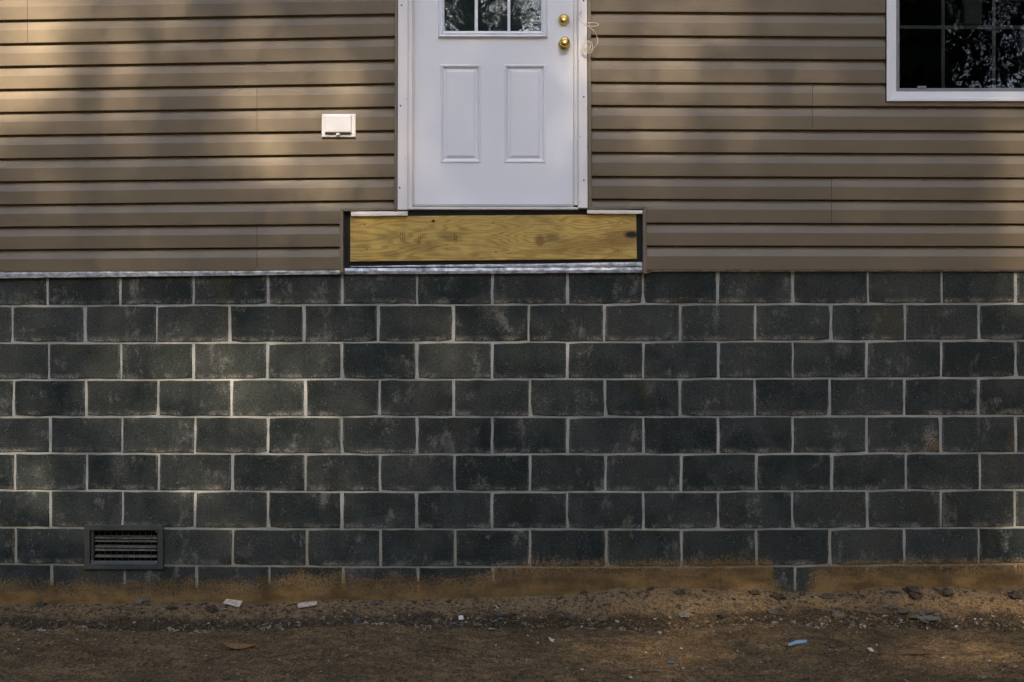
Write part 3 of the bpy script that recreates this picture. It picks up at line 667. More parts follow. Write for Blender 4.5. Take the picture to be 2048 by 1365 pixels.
ragged('flashing', [(1295, 538), (2048, 538), (XR, 538)], [(1295, 543.6), (1800, 543.2), (XR, 543)], -0.008, 0.003, MT['metal'], 9, 0.3, 0.002, 50)

# ------------------------------------------------------------------ window
wy = -0.040
win = MB()
def whollow(m, prof, l=1773, r=2200, t=-258, b=203.2):
    def rg(i, y): return [P(l + i, b - i, y), P(r - i, b - i, y), P(r - i, t + i, y), P(l + i, t + i, y)]
    m.rings([rg(i, y) for i, y in prof], False, False)
whollow(win, [(0, 0.016), (0, wy + 0.003), (1, wy), (6.5, wy), (7.4, wy + 0.004), (18.6, wy + 0.007), (19.6, wy + 0.010), (19.8, 0.010)])
window = win.build('window', MT['vinyl'], house)
window['label'] = 'white vinyl window with grille bars between the panes'
s = MB(); whollow(s, [(19.9, -0.014), (21.0, -0.018), (24.4, -0.018), (25.6, -0.010), (26.2, 0.004), (26.4, 0.03)]); s.build('sash', MT['gasket'], window)
MB().box(PX(1832), PX(1849), -0.024, -0.016, PZ(178.2), PZ(174.6)).build('tilt_latch', MT['gasket'], window)
MB().box(PX(1795, wy), PX(1799.4, wy), wy + 0.0045, wy + 0.0075, PZ(195.8, wy), PZ(194.2, wy)).build('weep_hole', MT['hole'], window)
wx = [1797.5, (1885.2, 1891.6), (1987.4, 1993.4), (2088, 2094), 2176]
gl, gr_, gtt, gbb = 1797.5, 2176.5, -234, 178.6
vbars = [(1885.2, 1891.4), (1987.4, 1993.2), (2084, 2090)]; hbars = [(-184, -178), (-70, -64), (50.2, 56.4)]
for a, b in vbars: MB().box(PX(a), PX(b), 0.0115, 0.0165, PZ(gbb), PZ(gtt)).build('grille_bar', MT['muntin'], window)
ex = [gl] + [q for p in vbars for q in p] + [gr_]
for t, bt in hbars:
    m = MB()
    for i in range(0, len(ex), 2): m.box(PX(ex[i]), PX(ex[i + 1]), 0.0118, 0.0162, PZ(bt), PZ(t))
    m.build('grille_bar', MT['muntin'], window)
MB().box(PX(gl - 0.8), PX(gr_ + 0.8), 0.004, 0.008, PZ(gbb + 0.8), PZ(gtt - 0.8)).build('glass_pane', MT['glass'], window)
it = MB().box(PX(1930, 0.5), PX(1964, 0.5), 0.5, 0.53, PZ(48, 0.5), PZ(-120, 0.5)); it.build('inner_panel', MT['interior'], window)

# ------------------------------------------------------------------ vent in the foundation
vy = -0.016
l, r, t, b = VENT
vm = MB()
def vr(i, y, l=l, r=r, t=t, b=b): return [P(l + i, b - i, y), P(r - i, b - i, y), P(r - i, t + i, y), P(l + i, t + i, y)]
vm.rings([vr(0, 0.012), vr(0, vy + 0.004), vr(1.4, vy), vr(10.6, vy), vr(11.4, vy + 0.003), vr(12.4, 0.028)], False, False)
vent = vm.build('foundation_vent', MT['vent'], house)
m = MB().box(PX(180), PX(316), 0.055, 0.06, PZ(1130), PZ(1059)); m.build('vent_back', MT['hole'], vent)
m = MB(); m.rings([[P(181.5, 1128.2, -0.008), P(314.5, 1128.2, -0.008), P(314.5, 1121.8, 0.004), P(181.5, 1121.8, 0.004)], [P(181.5, 1129, 0.02), P(314.5, 1129, 0.02), P(314.5, 1124, 0.02), P(181.5, 1124, 0.02)]]); m.build('vent_ledge', MT['vent'], vent)
m = MB().box(PX(181.5), PX(186.6), 0.002, 0.02, PZ(1121.6), PZ(1061.5)); m.build('vent_jamb', MT['vent'], vent)
for yy, hh in ((1075, 2.2), (1081.8, 1.8), (1092.6, 2.4), (1098.8, 2.2), (1112, 2.4)):
    m = MB(); a = P(190.5, yy, 0.022); bb = P(313.5, yy + 1, 0.022); dz = hh / 369
    m.rings([[(a.x, 0.018, a.z), (bb.x, 0.018, bb.z), (bb.x, 0.040, bb.z + dz * 0.6), (a.x, 0.040, a.z + dz * 0.6)], [(a.x, 0.018, a.z - dz), (bb.x, 0.018, bb.z - dz), (bb.x, 0.040, bb.z - dz * 0.2), (a.x, 0.040, a.z - dz * 0.2)]])
    m.build('slat', MT['slat'], vent)
m = MB()
for i in range(11): xw = 187.2 + i * 11.55; m.tube([P(xw, 1060.5, 0.011), P(xw, 1122, 0.011)], 0.0011, 5)
for yy in (1071.8, 1082, 1092, 1101.8, 1112): m.tube([P(181, yy, 0.0085), P(315.5, yy, 0.0085)], 0.0011, 5)
m.build('wire_grille', MT['wire'], vent)
for a, bb in ((183.3, 1063), (312, 1063.8), (183.8, 1122.4), (313.2, 1124)):
    c = P(a, bb, -0.004); MB().lathe((c.x, -0.004, c.z), [(0.0034, 0.012), (0.0034, -0.001), (0.0018, -0.003)], 8).build('screw_head', MT['screw'], vent, True)

# ------------------------------------------------------------------ outlet cover on the siding, cable by the door
c = P(677, 251, -0.03)
ob = empty('outlet_cover', (c.x, -0.028, PZ(274.5, -0.03)), 'white weatherproof outlet cover with a closed flap, on the siding left of the door', 'outlet cover')
m = MB(); trap(m, 643.4, 711.2, 643.0, 710.8, 228.2, 274.6, -0.040, -0.012, 0.003); plate = m.build('plate', MT['plastic'], ob)
m = MB(); trap(m, 649.2, 702.4, 649.2, 702.2, 231.8, 265.0, -0.062, -0.040, 0.004); m.build('lid', MT['plastic'], ob)
m = MB(); trap(m, 671.8, 679.2, 671.8, 679.2, 265.8, 270.6, -0.056, -0.040, 0.0015); m.build('latch', MT['plastic'], ob)
m = MB(); trap(m, 651, 700.6, 651, 700.6, 265.4, 269.6, -0.0415, -0.038, 0.0005); m.build('lid_strip', MT['gasket'], ob)  # grey strip along the lower edge of the lid
Z3 = [(850, 232, -.046), (872, 236, -.046), (835, 275, -.047), (800, 330, -.060), (800, 375, -.080), (850, 440, -.105), (930, 515, -.115), (1000, 545, -.118), (1110, 562, -.124), (1200, 545, -.130), (1228, 518, -.132), (1190, 495, -.128), (1090, 484, -.120), (985, 490, -.114), (930, 512, -.110),
      (985, 548, -.104), (1070, 600, -.100), (1150, 680, -.094), (1195, 770, -.088), (1214, 860, -.084), (1190, 945, -.080), (1120, 1020, -.077), (1085, 1085, -.075), (1040, 1120, -.074), (970, 1100, -.072), (895, 1050, -.070), (866, 985, -.068), (895, 915, -.069), (960, 872, -.072), (1030, 864, -.076), (1085, 905, -.080),
      (1104, 975, -.082), (1075, 1050, -.080), (1000, 1085, -.074), (925, 1060, -.070), (897, 1000, -.068), (925, 930, -.070), (985, 890, -.073), (1045, 905, -.076), (1062, 965, -.078), (1030, 1035, -.076), (970, 1060, -.072), (915, 1020, -.070), (912, 960, -.071), (950, 925, -.074), (1000, 945, -.077), (1010, 1000, -.078), (960, 1040, -.074), (925, 1065, -.068)]
pts = [P(1080 + a / 10.5, b / 10.5, y) for a, b, y in Z3]
def smooth_path(pts, n=5):
    out = []
    for i in range(len(pts) - 1):
        p0, p1, p2, p3 = pts[max(i - 1, 0)], pts[i], pts[i + 1], pts[min(i + 2, len(pts) - 1)]
        for j in range(n):
            t = j / n; out.append(0.5 * ((2 * p1) + (p2 - p0) * t + (2 * p0 - 5 * p1 + 4 * p2 - p3) * t * t + (3 * p1 - p0 - 3 * p2 + p3) * t ** 3))
    out.append(pts[-1]); return out
o = MB().tube(smooth_path(pts), 0.0019, 6).build('loose_cable', MT['cable'], None, True, loc=pts[0])
tag(o, 'thin cream cable coiled loosely over the right door casing', 'cable')

# ------------------------------------------------------------------ debris on the ground
ICO = None
def ico():
    global ICO
    if ICO is None:
        import bmesh
        res = []
        for s in (1, 2):
            bm = bmesh.new(); bmesh.ops.create_icosphere(bm, subdivisions=s if s == 1 else 3, radius=1.0); res.append((np.array([v.co[:] for v in bm.verts]), [[v.index for v in f.verts] for f in bm.faces])); bm.free()
        ICO = res
    return ICO
def pebbles(name, n, mat, pick, rmin, rmax, seed, label):
    rg = np.random.default_rng(seed); v0, f0 = ico()[0]; V = []; Fs = []; f0 = np.array(f0)
    for i in range(n):
        x, y = pick(rg); s = rmin * (rmax / rmin) ** (rg.random() ** 2.2)
        vj = v0 * (1 + rg.uniform(-0.28, 0.28, (len(v0), 1))) * (s * np.array([rg.uniform(0.8, 1.5), rg.uniform(0.8, 1.3), rg.uniform(0.45, 0.85)]))
        a = rg.uniform(0, 6.28); ca, sa = math.cos(a), math.sin(a); vj = np.stack([vj[:, 0] * ca - vj[:, 1] * sa, vj[:, 0] * sa + vj[:, 1] * ca, vj[:, 2]], -1)
        Fs.append(f0 + len(V) * len(v0)); V.append(vj + np.array([x, y, float(ground_z(x, y)) + s * 0.12]))
    o = raw(name, np.concatenate(V).tolist(), np.concatenate(Fs).tolist(), mat); tag(o, label, kind='stuff'); return o
def dripline(rg):
    x = rg.uniform(-3.3, 3.3); return x, -0.27 + rg.normal(0, 0.035) - 0.02 * math.sin(x * 1.7)
pebbles('gravel', 5200, MT['pebble'], dripline, 0.0025, 0.0125, 1, 'small pebbles washed out along the drip line')
pebbles('grit', 9000, MT['pebble'], lambda rg: (rg.uniform(-3.3, 3.3), -0.05 - rg.random() ** 1.2 * 1.3), 0.0016, 0.0075, 2, 'loose grit scattered over the dirt')
pebbles('dirt_crumbs', 1500, MT['clod'], lambda rg: (lambda x: (x, -0.02 - abs(rg.normal(0, 0.14))))(rg.uniform(-3.3, 3.3)), 0.003, 0.013, 3, 'dark crumbs of soil along the foot of the wall')

def rock_mesh(i, flat):
    rg = np.random.default_rng(40 + i); v, f = ico()[1]; n = rg.uniform(-0.13, 0.13, len(v)) + 0.9 * NZ[i % 6](v[:, 0] * 1.9 + i * 7 + 50, v[:, 1] * 1.9 + v[:, 2] * 1.7 + 50); v = v * (1 + n[:, None]); v = v * np.array([1, 0.75, flat * 0.72]); v[:, 2] += flat * 0.3
    me = bpy.data.meshes.new('stone'); me.from_pydata(v.tolist(), [], f); me.update(); return me
RM = [rock_mesh(i, fl) for i, fl in enumerate((0.75, 0.6, 0.4, 0.3, 0.65, 0.5))]
def stone(name, px, py, wpx, mi, mat, label, cat='stone', group=None, rz=None):
    p = G(px, py + wpx * 0.2); key = (mi, mat); me = RM[mi]
    me2 = STM.get(key)
    if me2 is None: me2 = me.copy(); me2.materials.append(MT[mat]); STM[key] = me2
    o = bpy.data.objects.new(name, me2); COL.objects.link(o); s = wpx / 2 / 369 * (0.85 if cat == 'clod' else 1.0)
    o.location = (p.x, p.y, float(ground_z(p.x, p.y)) - s * 0.05); o.scale = (s, s, s); o.rotation_euler = (random.uniform(-.15, .15), random.uniform(-.15, .15), random.uniform(0, 6.28) if rz is None else rz)
    return tag(o, label, cat, group)
STM = {}
g1, g2 = 'stones along the drip line', 'dark clods at the foot of the wall'
stone('stone', 285, 1204, 27, 0, 'greyrock', 'rough grey stone on the dirt below the vent', group=g1, rz=0.4)
stone('stone', 262, 1214, 22, 2, 'greyrock', 'flat grey stone just left of the rough stone below the vent', group=g1, rz=0.2)
stone('stone', 402, 1206, 16, 3, 'greyrock', 'small flat reddish grey stone left of the two pale shims', group=g1)
stone('stone', 1010, 1221, 40, 2, 'tanrock', 'broad tan stone on the sand under the middle of the wall', group=g1, rz=0.1)
stone('stone', 1107, 1226, 17, 0, 'greyrock', 'pale grey rounded stone right of the broad tan stone', group=g1)
stone('stone', 1132, 1230, 22, 1, 'clod', 'dark stone beside the pale grey rounded stone', group=g1)
stone('stone', 1182, 1232, 18, 4, 'greyrock', 'upright light grey stone in the drip line right of centre', group=g1)
stone('stone', 1205, 1234, 22, 2, 'tanrock', 'tan flat stone touching the upright light grey stone', group=g1)
stone('stone', 1366, 1224, 30, 2, 'greyrock', 'dark flat stone left of a yellowish pebble in the drip line', group=g1)
stone('stone', 1394, 1223, 22, 3, 'tanrock', 'yellowish flat pebble in the drip line', group=g1)
stone('stone', 1448, 1224, 26, 2, 'clod', 'brown flat clod right of the yellowish pebble', group=g1)
stone('stone', 1545, 1222, 22, 5, 'greyrock', 'grey stone at the left end of a loose row of grey stones', group=g1)
stone('stone', 1562, 1217, 12, 0, 'greyrock', 'small round pale stone above the row of grey stones', group=g1)
stone('stone', 1675, 1226, 28, 1, 'greyrock', 'blue grey lump in the drip line above the diagonal stick', group=g1)
stone('stone', 1782, 1213, 24, 3, 'greyrock', 'small grey slab fragment left of the larger slab fragments', group=g1, rz=0.1)
for a, b, w, lab in ((1812, 1217, 34, 'flat grey slab fragment in the middle of the broken slab'), (1846, 1221, 38, 'largest flat fragment of the broken grey slab'), (1852, 1232, 44, 'lowest flat fragment of the broken grey slab'), (1872, 1226, 26, 'right end fragment of the broken grey slab'), (1830, 1229, 28, 'small flat fragment below the middle of the broken grey slab'), (1905, 1229, 24, 'tan flat stone right of the broken grey slab')):
    stone('stone', a, b, w, 3 if w > 26 else 2, 'tanrock' if 'tan' in lab else 'greyrock', lab, group=g1)
for a, b, w, lab in ((1168, 1183, 22, 'dark clod against the wall where the sand begins to rise'), (1302, 1174, 24, 'dark grey clod on the first crest of the sand bank'), (1361, 1181, 26, 'dark clod on the crest right of the first crest'), (1408, 1181, 12, 'small dark clod between two larger ones on the sand bank'),
                     (1508, 1182, 26, 'dark clod on the sand bank left of the clean block gap'), (1556, 1189, 32, 'flat dark clod under the clean block gap'), (1605, 1187, 18, 'small dark clod right of the clean block gap'), (1652, 1189, 30, 'rounded dark clod on the low dip of the sand bank'), (1724, 1190, 14, 'tiny dark clod left of the highest sand crest'),
                     (1826, 1179, 44, 'broad dark clod on the highest sand crest'), (1788, 1181, 20, 'dark clod just left of the broad clod on the highest crest'), (1893, 1180, 36, 'lumpy dark clod right of the highest sand crest'), (2030, 1186, 36, 'large dark clod at the right edge of the picture'), (80, 1207, 26, 'flat dark clod at the foot of the wall left of the vent'), (345, 1212, 28, 'dark brown clod right of the rough stone below the vent'), (424, 1215, 30, 'dark brown clod beneath the left pale shim')):
    stone('clod', a, b, w, random.choice((0, 1, 2, 5)), 'clod', lab, 'clod', g2)

def flat_piece(name, outline, px, py, rz, th, mat, label, cat, tilt=(0, 0), lift=0.004, group=None):
    """a small flat thing lying on the dirt; outline in metres in its own plane, th its thickness, corners a little curled"""
    p = G(px, py); rnd = random.Random(int(px)); n = len(outline)
    c = [rnd.uniform(0, th * 1.5) for _ in outline]
    m = MB(); m.v = [(x, y, cz) for (x, y), cz in zip(outline, c)] + [(x, y, cz + th) for (x, y), cz in zip(outline, c)]
    m.f = [tuple(reversed(range(n))), tuple(range(n, 2 * n))] + [(i, (i + 1) % n, n + (i + 1) % n, n + i) for i in range(n)]
    o = m.build(name, MT[mat]); o.location = (p.x, p.y, float(ground_z(p.x, p.y)) + lift); o.rotation_euler = (R(tilt[0]), R(tilt[1]), R(rz))
    return tag(o, label, cat, group)
rect = lambda w, h: [(-w / 2, -h / 2), (0.0, -h * 0.46), (w / 2, -h / 2), (w / 2, h / 2), (w * 0.1, h * 0.53), (-w / 2, h / 2)]
flat_piece('wood_shim', rect(0.098, 0.040), 466, 1212, -14, 0.005, 'shim', 'pale wooden shim lying at the foot of the wall', 'shim', (28, 6), 0.010, 'wooden shims')
flat_piece('wood_shim', rect(0.100, 0.040), 615, 1214, 16, 0.005, 'shim', 'pale wooden shim farther right, lying lower on the sand', 'shim', (20, -4), 0.008, 'wooden shims')
flat_piece('paper_scrap', rect(0.024, 0.022), 922, 1241, 5, 0.002, 'scrapw', 'square white paper scrap in the drip line', 'scrap', (50, 0), 0.010)
flat_piece('plastic_strip', [(-0.065, -0.020), (-0.01, -0.012), (0.05, -0.010), (0.068, 0.014), (0.01, 0.016), (-0.05, 0.002)], 1594, 1290, 22, 0.002, 'scrapc', 'pale blue plastic strip on the dirt', 'plastic strip', (14, 0), 0.008)
flat_piece('paper_scrap', rect(0.024, 0.022), 1741, 1305, 20, 0.003, 'scrapw', 'small white scrap at the left end of the long stick', 'scrap', (30, 8), 0.008)
flat_piece('paper_scrap', [(-0.012, -0.008), (0.004, -0.014), (0.010, 0.0), (0.018, 0.006), (0.002, 0.004), (-0.014, 0.016)], 1103, 1284, 30, 0.003, 'scrapw', 'crumpled white scrap on the open dirt in the middle', 'scrap', (35, 20), 0.006)
flat_piece('paper_scrap', rect(0.006, 0.022), 993, 1219, 80, 0.003, 'scrapw', 'thin white splinter beside the broad tan stone', 'scrap', (40, 20), 0.010)
for a, b, w, h, lab in ((714, 1243, 0.032, 0.018, 'blue plastic chip in the drip line, leftmost of the blue chips'), (1000, 1241, 0.026, 0.020, 'blue plastic chip right of the square white scrap'), (970, 1243, 0.024, 0.012, 'dark teal chip just right of the square white scrap'), (747, 1210, 0.022, 0.014, 'small blue chip on the sand near the wall'), (803, 1205, 0.012, 0.018, 'tiny blue chip against the foot of the wall'), (1088, 1200, 0.012, 0.016, 'tiny blue chip where the sand meets the wall right of centre'), (1342, 1329, 0.036, 0.014, 'blue chip on the open dirt near the bottom edge')):
    flat_piece('plastic_chip', rect(w * 0.75, h * 0.75), a, b, random.uniform(-20, 20), 0.003, 'scrapb', lab, 'plastic chip', (35, 0), 0.007, 'blue plastic chips')
# dry leaf: a cupped blade with a midrib
m = MB(); nL = 12; rs = []
for i in range(nL + 1):
    t = i / nL; w = 0.032 * math.sin(math.pi * min(1, t * 0.97 + 0.02)) ** 0.75 * (1 - 0.25 * t) + 0.001; x = (t - 0.5) * 0.15; lift = 0.012 * (2 * t - 1) ** 2
    jag = 0.9 + 0.2 * ((i * 7) % 3) / 3
    rs.append([(x, -w * jag, 0.014 + lift), (x, -w * 0.5, 0.005 + lift), (x, 0, 0.002 + lift), (x, w * 0.5, 0.006 + lift), (x, w * jag, 0.015 + lift), (x, w * 0.5, 0.0075 + lift), (x, 0, 0.004 + lift), (x, -w * 0.5, 0.0065 + lift)])
m.rings(rs); p = G(480, 1300); lf = m.build('dry_leaf', MT['leaf']); lf.location = (p.x, p.y, float(ground_z(p.x, p.y)) + 0.001); lf.rotation_euler = (0.12, 0, -0.12)
tag(lf, 'curled brown dry leaf on the dirt below the vent', 'leaf')
def twig(pxs, r, label, sides=()):
    ps = [G(*q) + Vector((0, 0, r * 0.8)) for q in pxs]; m = MB().tube(smooth_path(ps, 4), [r * (1 - 0.5 * i / (4 * (len(ps) - 1))) for i in range(4 * (len(ps) - 1) + 1)], 6)
    for s in sides: q = [G(*w) + Vector((0, 0, r)) for w in s]; m.tube(q, r * 0.5, 5)
    o = m.build('twig', MT['twig'], None, True, loc=ps[0]); tag(o, label, 'twig', 'twigs on the dirt')
twig([(1757, 1310), (1810, 1309), (1870, 1309.5), (1920, 1311), (1950, 1307), (1985, 1303)], 0.0055, 'long thin brown stick lying level near the right bottom corner', [[(1925, 1311), (1960, 1312)]])
twig([(1650, 1273), (1668, 1262), (1682, 1252)], 0.0055, 'short brown stick lying diagonally below the blue grey lump')
twig([(873, 1294), (900, 1299), (934, 1305)], 0.005, 'brown stick on the open dirt left of the crumpled scrap')
twig([(973, 1261), (988, 1263), (1003, 1264)], 0.004, 'short dark twig just below the drip line in the middle')
twig([(410, 1323), (440, 1316), (462, 1311)], 0.0035, 'thin twig below the dry leaf')
twig([(1075, 1283), (1090, 1286), (1108, 1292)], 0.003, 'fine twig beside the crumpled white scrap', [[(1090, 1286), (1094, 1276)]])

# ------------------------------------------------------------------ trees behind the camera (mirrored in the glass, shading the wall)
def branch(mb, p, d, length, r, level, rnd, spread, maxlev):
    n = 5 if level < 2 else 3; pts = [p]; q = p.copy(); dd = d.copy()
    for i in range(n):
        dd = (dd + Vector((rnd.uniform(-1, 1), rnd.uniform(-1, 1), rnd.uniform(-.6, 1))) * (0.10 + 0.05 * level)).normalized(); q = q + dd * (length / n); pts.append(q.copy())
    rad = [r * (1 - 0.72 * i / n) for i in range(n + 1)]
    mb.tube(pts, rad, 7 if level == 0 else (5 if level == 1 else 3), False)
    if level >= maxlev: return
    cnt = (22, 8, 7, 5, 4)[level]
    for i in range(cnt):
        t = rnd.uniform(0.34 if level == 0 else 0.2, 1.0) if i else 1.0
        j = min(n - 1, int(t * n)); base = pts[j].lerp(pts[j + 1], t * n - j) if j < n else pts[-1]
        a = rnd.uniform(0, 2 * math.pi); side = Vector((math.cos(a), math.sin(a), 0)); ax = (pts[min(j + 1, n)] - pts[max(j, 0)]).normalized()
        side = (side - ax * side.dot(ax)).normalized(); nd = (ax * rnd.uniform(0.45, 0.9) + side * spread + Vector((0, 0, 0.12))).normalized()
        branch(mb, base, nd, length * rnd.uniform(0.32, 0.55) * (1.15 - 0.5 * t if level == 0 else 1), max(0.005, rad[min(j + 1, n)] * 0.62 if level else r * 0.36 * (1.1 - 0.6 * t)), level + 1, rnd, spread, maxlev)
def bare_tree(loc, h, r, seed, label, rz=0.0, lean=(0, 0)):
    rnd = random.Random(seed); t = empty('bare_tree', loc, label, 'tree', 'trees behind the viewer'); 
    full = MB(); branch(full, Vector((0, 0, -0.2)), Vector((lean[0], lean[1], 1)).normalized(), h, r, 0, rnd, 0.85, 4)
    nt = 7 * 6                                                # the first tube is the trunk
    me = MB(); me.v = full.v[:nt]; me.f = [f for f in full.f if max(f) < nt]
    cr = MB(); cr.v = full.v[nt:]; cr.f = [tuple(i - nt for i in f) for f in full.f if min(f) >= nt]
    raw('trunk', me.v, me.f, MT['bark'], t, True); raw('crown', cr.v, cr.f, MT['bark'], t)
    return t
bare_tree((-0.30, -20.5, 0), 15, 0.20, 3, 'bare tree mirrored in the middle lite of the door', lean=(0.02, 0))
bare_tree((-1.5, -24, 0), 14, 0.17, 8, 'slender bare tree mirrored in the left lite of the door')
bare_tree((0.75, -24.5, 0), 15, 0.15, 12, 'slender bare tree mirrored in the right lite of the door')
bare_tree((12.8, -21, 0), 14, 0.20, 21, 'bare tree mirrored at the right side of the window')
bare_tree((14.6, -22.5, 0), 15, 0.18, 41, 'bare tree mirrored near the right end of the window')
bare_tree((11.4, -25, 0), 15, 0.16, 33, 'bare tree mirrored in the middle of the window')

def copy_tree(src, loc, rz, sc, label):
    o = src.copy(); COL.objects.link(o); o.location = loc; o.rotation_euler = (0, 0, rz); o.scale = (sc, sc, sc); o['label'] = label
    for ch in src.children:
        c = ch.copy(); COL.objects.link(c); c.parent = o
    return o
BT = [o for o in COL.objects if o.name.startswith('bare_tree')]
for i, (src, loc, rz, sc, lab) in enumerate(((1, (10.6, -19.2, 0), 1.0, 1.0, 'bare tree mirrored between the window grille bars on the left'), (0, (13.6, -24.4, 0), 2.2, 1.0, 'bare tree mirrored behind the others in the window'), (2, (16.2, -26.5, 0), 4.0, 1.0, 'bare tree farthest right of those mirrored in the window'),
        (4, (15.6, -21.0, 0), 0.6, 0.95, 'bare tree just off the right side of the window mirror'), (1, (12.0, -22.6, 0), 3.4, 0.95, 'bare tree mirrored close to the tallest grille bar'), (3, (-2.4, -22.0, 0), 1.3, 0.95, 'bare tree to the left of the one mirrored in the left lite of the door'), (4, (1.6, -22.5, 0), 2.9, 1.0, 'bare tree to the right of the one mirrored in the right lite of the door'))):
    copy_tree(BT[src], loc, rz, sc, lab)

# how much sun the crowns let through, by where the ray lands on the facade (photo pixels)
SPOTS = [(15, 150, 112, 100, 1.7), (50, 20, 105, 75, 1.0), (245, 160, 40, 150, .60), (300, 10, 60, 45, .35), (530, 255, 130, 95, .40), (610, 350, 150, 130, .30), (480, 110, 170, 110, .20), (700, 150, 110, 170, .12), (105, 390, 45, 75, .36), (250, 330, 45, 90, .22),
         (1290, 120, 120, 130, .24), (1230, 190, 60, 60, .26), (1500, 220, 170, 80, .14), (1420, 50, 110, 70, .14), (1330, 300, 60, 110, .12), (2040, 430, 36, 130, .40), (2030, 300, 40, 70, .2), (1120, 240, 90, 110, .02),
         (540, 770, 130, 80, .30), (460, 715, 120, 65, .22), (200, 820, 360, 260, .28), (480, 850, 340, 210, .21), (900, 740, 320, 170, .10), (20, 950, 100, 65, .55), (400, 985, 70, 45, .22), (60, 1030, 110, 40, .30), (2050, 1050, 60, 80, .35), (900, 690, 80, 70, .14), (1080, 690, 80, 50, .12), (2045, 590, 30, 40, .3), (560, 880, 90, 50, .10),
         (1480, 1260, 220, 60, .40), (1960, 1250, 180, 50, .36), (1250, 1410, 170, 60, .42), (1800, 1400, 200, 60, .34), (1330, 1330, 60, 40, .3), (300, 1330, 200, 50, .10), (650, 1180, 120, 30, .12), (1000, 1300, 200, 40, .14)]
def trans(px, py):
    t = np.full(px.shape, 0.018)
    for a, b, rx, ry, k in SPOTS: t = np.maximum(t, 0) + (k * np.exp(-(((px - a) / rx) ** 2 + ((py - b) / ry) ** 2) * 1.2))
    return np.clip(t, 0.013, 0.97)
def pine(loc, h, r, label, foliage, lsize, seed, bole=True):
    t = empty('evergreen_tree', loc, label, 'tree', 'trees behind the viewer'); rnd = random.Random(seed)
    m = MB(); m.tube([Vector((rnd.uniform(-.05, .05) * i, 0, h * i / 6 - (0.2 if i == 0 else 0))) for i in range(7)], [r * (1 - 0.13 * i) for i in range(7)], 8)
    o = raw('trunk', m.v, m.f, MT['bark'], t, True)
    rg = np.random.default_rng(seed); c = foliage - np.array(loc); n = len(c)
    u = rg.normal(size=(n, 3)); u /= np.linalg.norm(u, axis=1)[:, None]; w = rg.normal(size=(n, 3)); w -= u * (u * w).sum(1)[:, None]; w /= np.linalg.norm(w, axis=1)[:, None]
    s = lsize * rg.uniform(0.6, 1.4, (n, 1)); u = u * s; w = w * s * 0.5
    V = np.stack([c - u, c + w, c + u, c - w], 1).reshape(-1, 3); Fq = np.arange(4 * n).reshape(n, 4)
    raw('crown', V.tolist(), Fq.tolist(), MT['needles'], t)
    return t
def sun_crowns():
    ls = 0.044; area = 2 * ls * ls * 0.5 * 0.5 * 1.08                # mean projected area of one spray
    x0, x1, z0, z1 = PX(-700), PX(2750), PZ(1640), PZ(-420); A = (x1 - x0) * (z1 - z0)
    nmax = int(A * 4.4 / area); rg = np.random.default_rng(77)
    x = rg.uniform(x0, x1, nmax); z = rg.uniform(z0, z1, nmax)
    px = 1024 + x * F / D; py = 682.5 - (z - H) * F / D
    keep = rg.random(nmax) < -np.log(trans(px, py)) / 4.4
    x, z = x[keep], z[keep]
    dist = 21.5 + 3.0 * NZ[2](x * 0.9 + 4, z * 0.9) * 2 + rg.uniform(-2.2, 2.2, len(x))       # each spray somewhere along its sun ray
    k = dist / -TO_SUN.y
    pts = np.stack([x + TO_SUN.x * k, TO_SUN.y * k, z + TO_SUN.z * k], -1)
    return pts, ls
PTS, LS = sun_crowns()
XT = [-5.0, -3.3, -1.3, 0.9, 2.7, 4.6, 6.6]; YT = [-21, -19.6, -22, -20.6, -22.4, -20.2, -21.5]
own = np.argmin(np.abs(PTS[:, :1] + 0.5 * NZ[4](PTS[:, 2:3] * 0.7, PTS[:, :1] * 0.3) - np.array(XT)[None, :]), 1)
for i, (x, y) in enumerate(zip(XT, YT)):
    lab = ('tall evergreen farthest left of the row behind the viewer', 'tall evergreen second from the left behind the viewer', 'tall evergreen third from the left behind the viewer', 'tall evergreen in the middle of the row behind the viewer', 'tall evergreen third from the right behind the viewer', 'tall evergreen second from the right behind the viewer', 'tall evergreen farthest right of the row behind the viewer')[i]
    pine((x, y, 0), 18.5, 0.15, lab, PTS[own == i], LS, 50 + i)
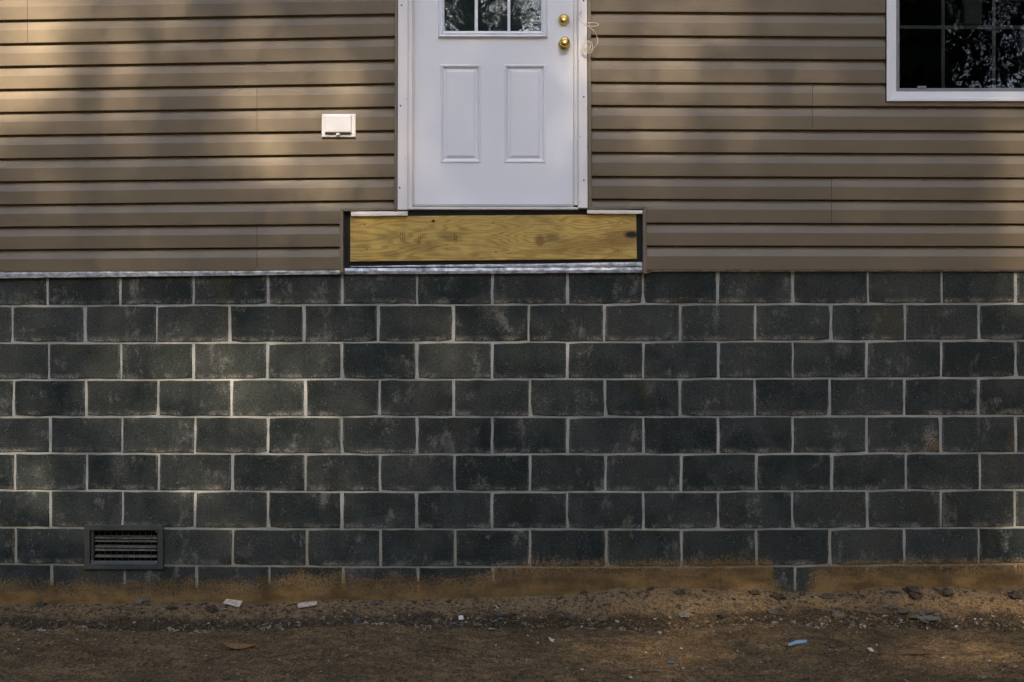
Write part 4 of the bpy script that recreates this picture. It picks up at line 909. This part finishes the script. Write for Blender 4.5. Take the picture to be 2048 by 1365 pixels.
# evergreens, some mirrored in the window; first two added to shade the wall's right
def cone(loc, h, rad, n, seed, z0=1.5):
    rg = np.random.default_rng(seed); t = rg.random(n) ** 0.7; zz = z0 + (h - z0) * (1 - t); lay = 0.75 + 0.25 * np.sin(zz * 7 + seed); rr = rad * t * lay * np.sqrt(rg.uniform(0.2, 1, n)); a = rg.uniform(0, 6.283, n)
    return np.stack([loc[0] + rr * np.cos(a), loc[1] + rr * np.sin(a), zz - 0.25 * rr], -1)
for i, (loc, h, rad) in enumerate((((5.1, -1.9, 0), 13.0, 1.5), ((6.6, -3.6, 0), 15.0, 1.9), ((9.3, -17.5, 0), 11.5, 2.3), ((12.0, -24, 0), 8.8, 2.4), ((16, -20, 0), 12, 2.8), ((-7.5, -24, 0), 12, 2.8), ((6.5, -29, 0), 9.5, 3.2))):
    pine(loc, h, 0.16, ('unseen evergreen added beyond the right edge to shade the wall', 'taller unseen evergreen added behind the nearer one to shade the wall', 'dark evergreen mirrored at the left side of the window', 'dark evergreen mirrored low in the middle of the window', 'dark evergreen beyond the right side of the window mirror', 'dark evergreen far to the left behind the viewer', 'low dark evergreen far back behind the viewer')[i], cone(loc, h, rad, 9000, 90 + i), 0.16, 60 + i)

# the woods all round the clearing: one mass nobody could count
def woods():
    rg = np.random.default_rng(5); V = []; N = 0
    n = 150000; a = rg.uniform(-1.75, 1.75, n); rad = 33 + rg.random(n) * 9                   # angle from straight behind the viewer
    x = rad * np.sin(a); y = -rad * np.cos(a)
    top = 17.0 + 3.5 * NZ[1](a * 9, a * 0) * 2 + 2.0 * NZ[3](a * 31, a * 0)
    top = top + 11.0 * sstep(6.0, 11.0, np.abs(x)) + 11.0 * (np.abs(a) > 0.5) * (1 - sstep(6.0, 11.0, np.abs(x)))
    top = top - 11.0 * np.exp(-((x + 0.3) / 4.6) ** 2) * (np.abs(a) < 0.5)
    top = top - 24.0 * np.exp(-((x - 19.0) / 5.0) ** 2) * (y < 0)
    z = top * rg.random(n) ** 0.85
    keep = rg.random(n) < np.clip((top - z) / 3.0, 0.1, 1); x, y, z = x[keep], y[keep], z[keep]; n = len(x)
    c = np.stack([x, y, z], -1)
    u = rg.normal(size=(n, 3)); u /= np.linalg.norm(u, axis=1)[:, None]; w = rg.normal(size=(n, 3)); w -= u * (u * w).sum(1)[:, None]; w /= np.linalg.norm(w, axis=1)[:, None]
    s = 0.27 * rg.uniform(0.5, 1.4, (n, 1)); u = u * s; w = w * s * 0.6
    o = raw('woods', np.stack([c - u, c + w, c + u, c - w], 1).reshape(-1, 3).tolist(), np.arange(4 * n).reshape(n, 4).tolist(), MT['needles'])
    tag(o, 'dark woods closing the clearing behind the viewer', kind='stuff')
woods()
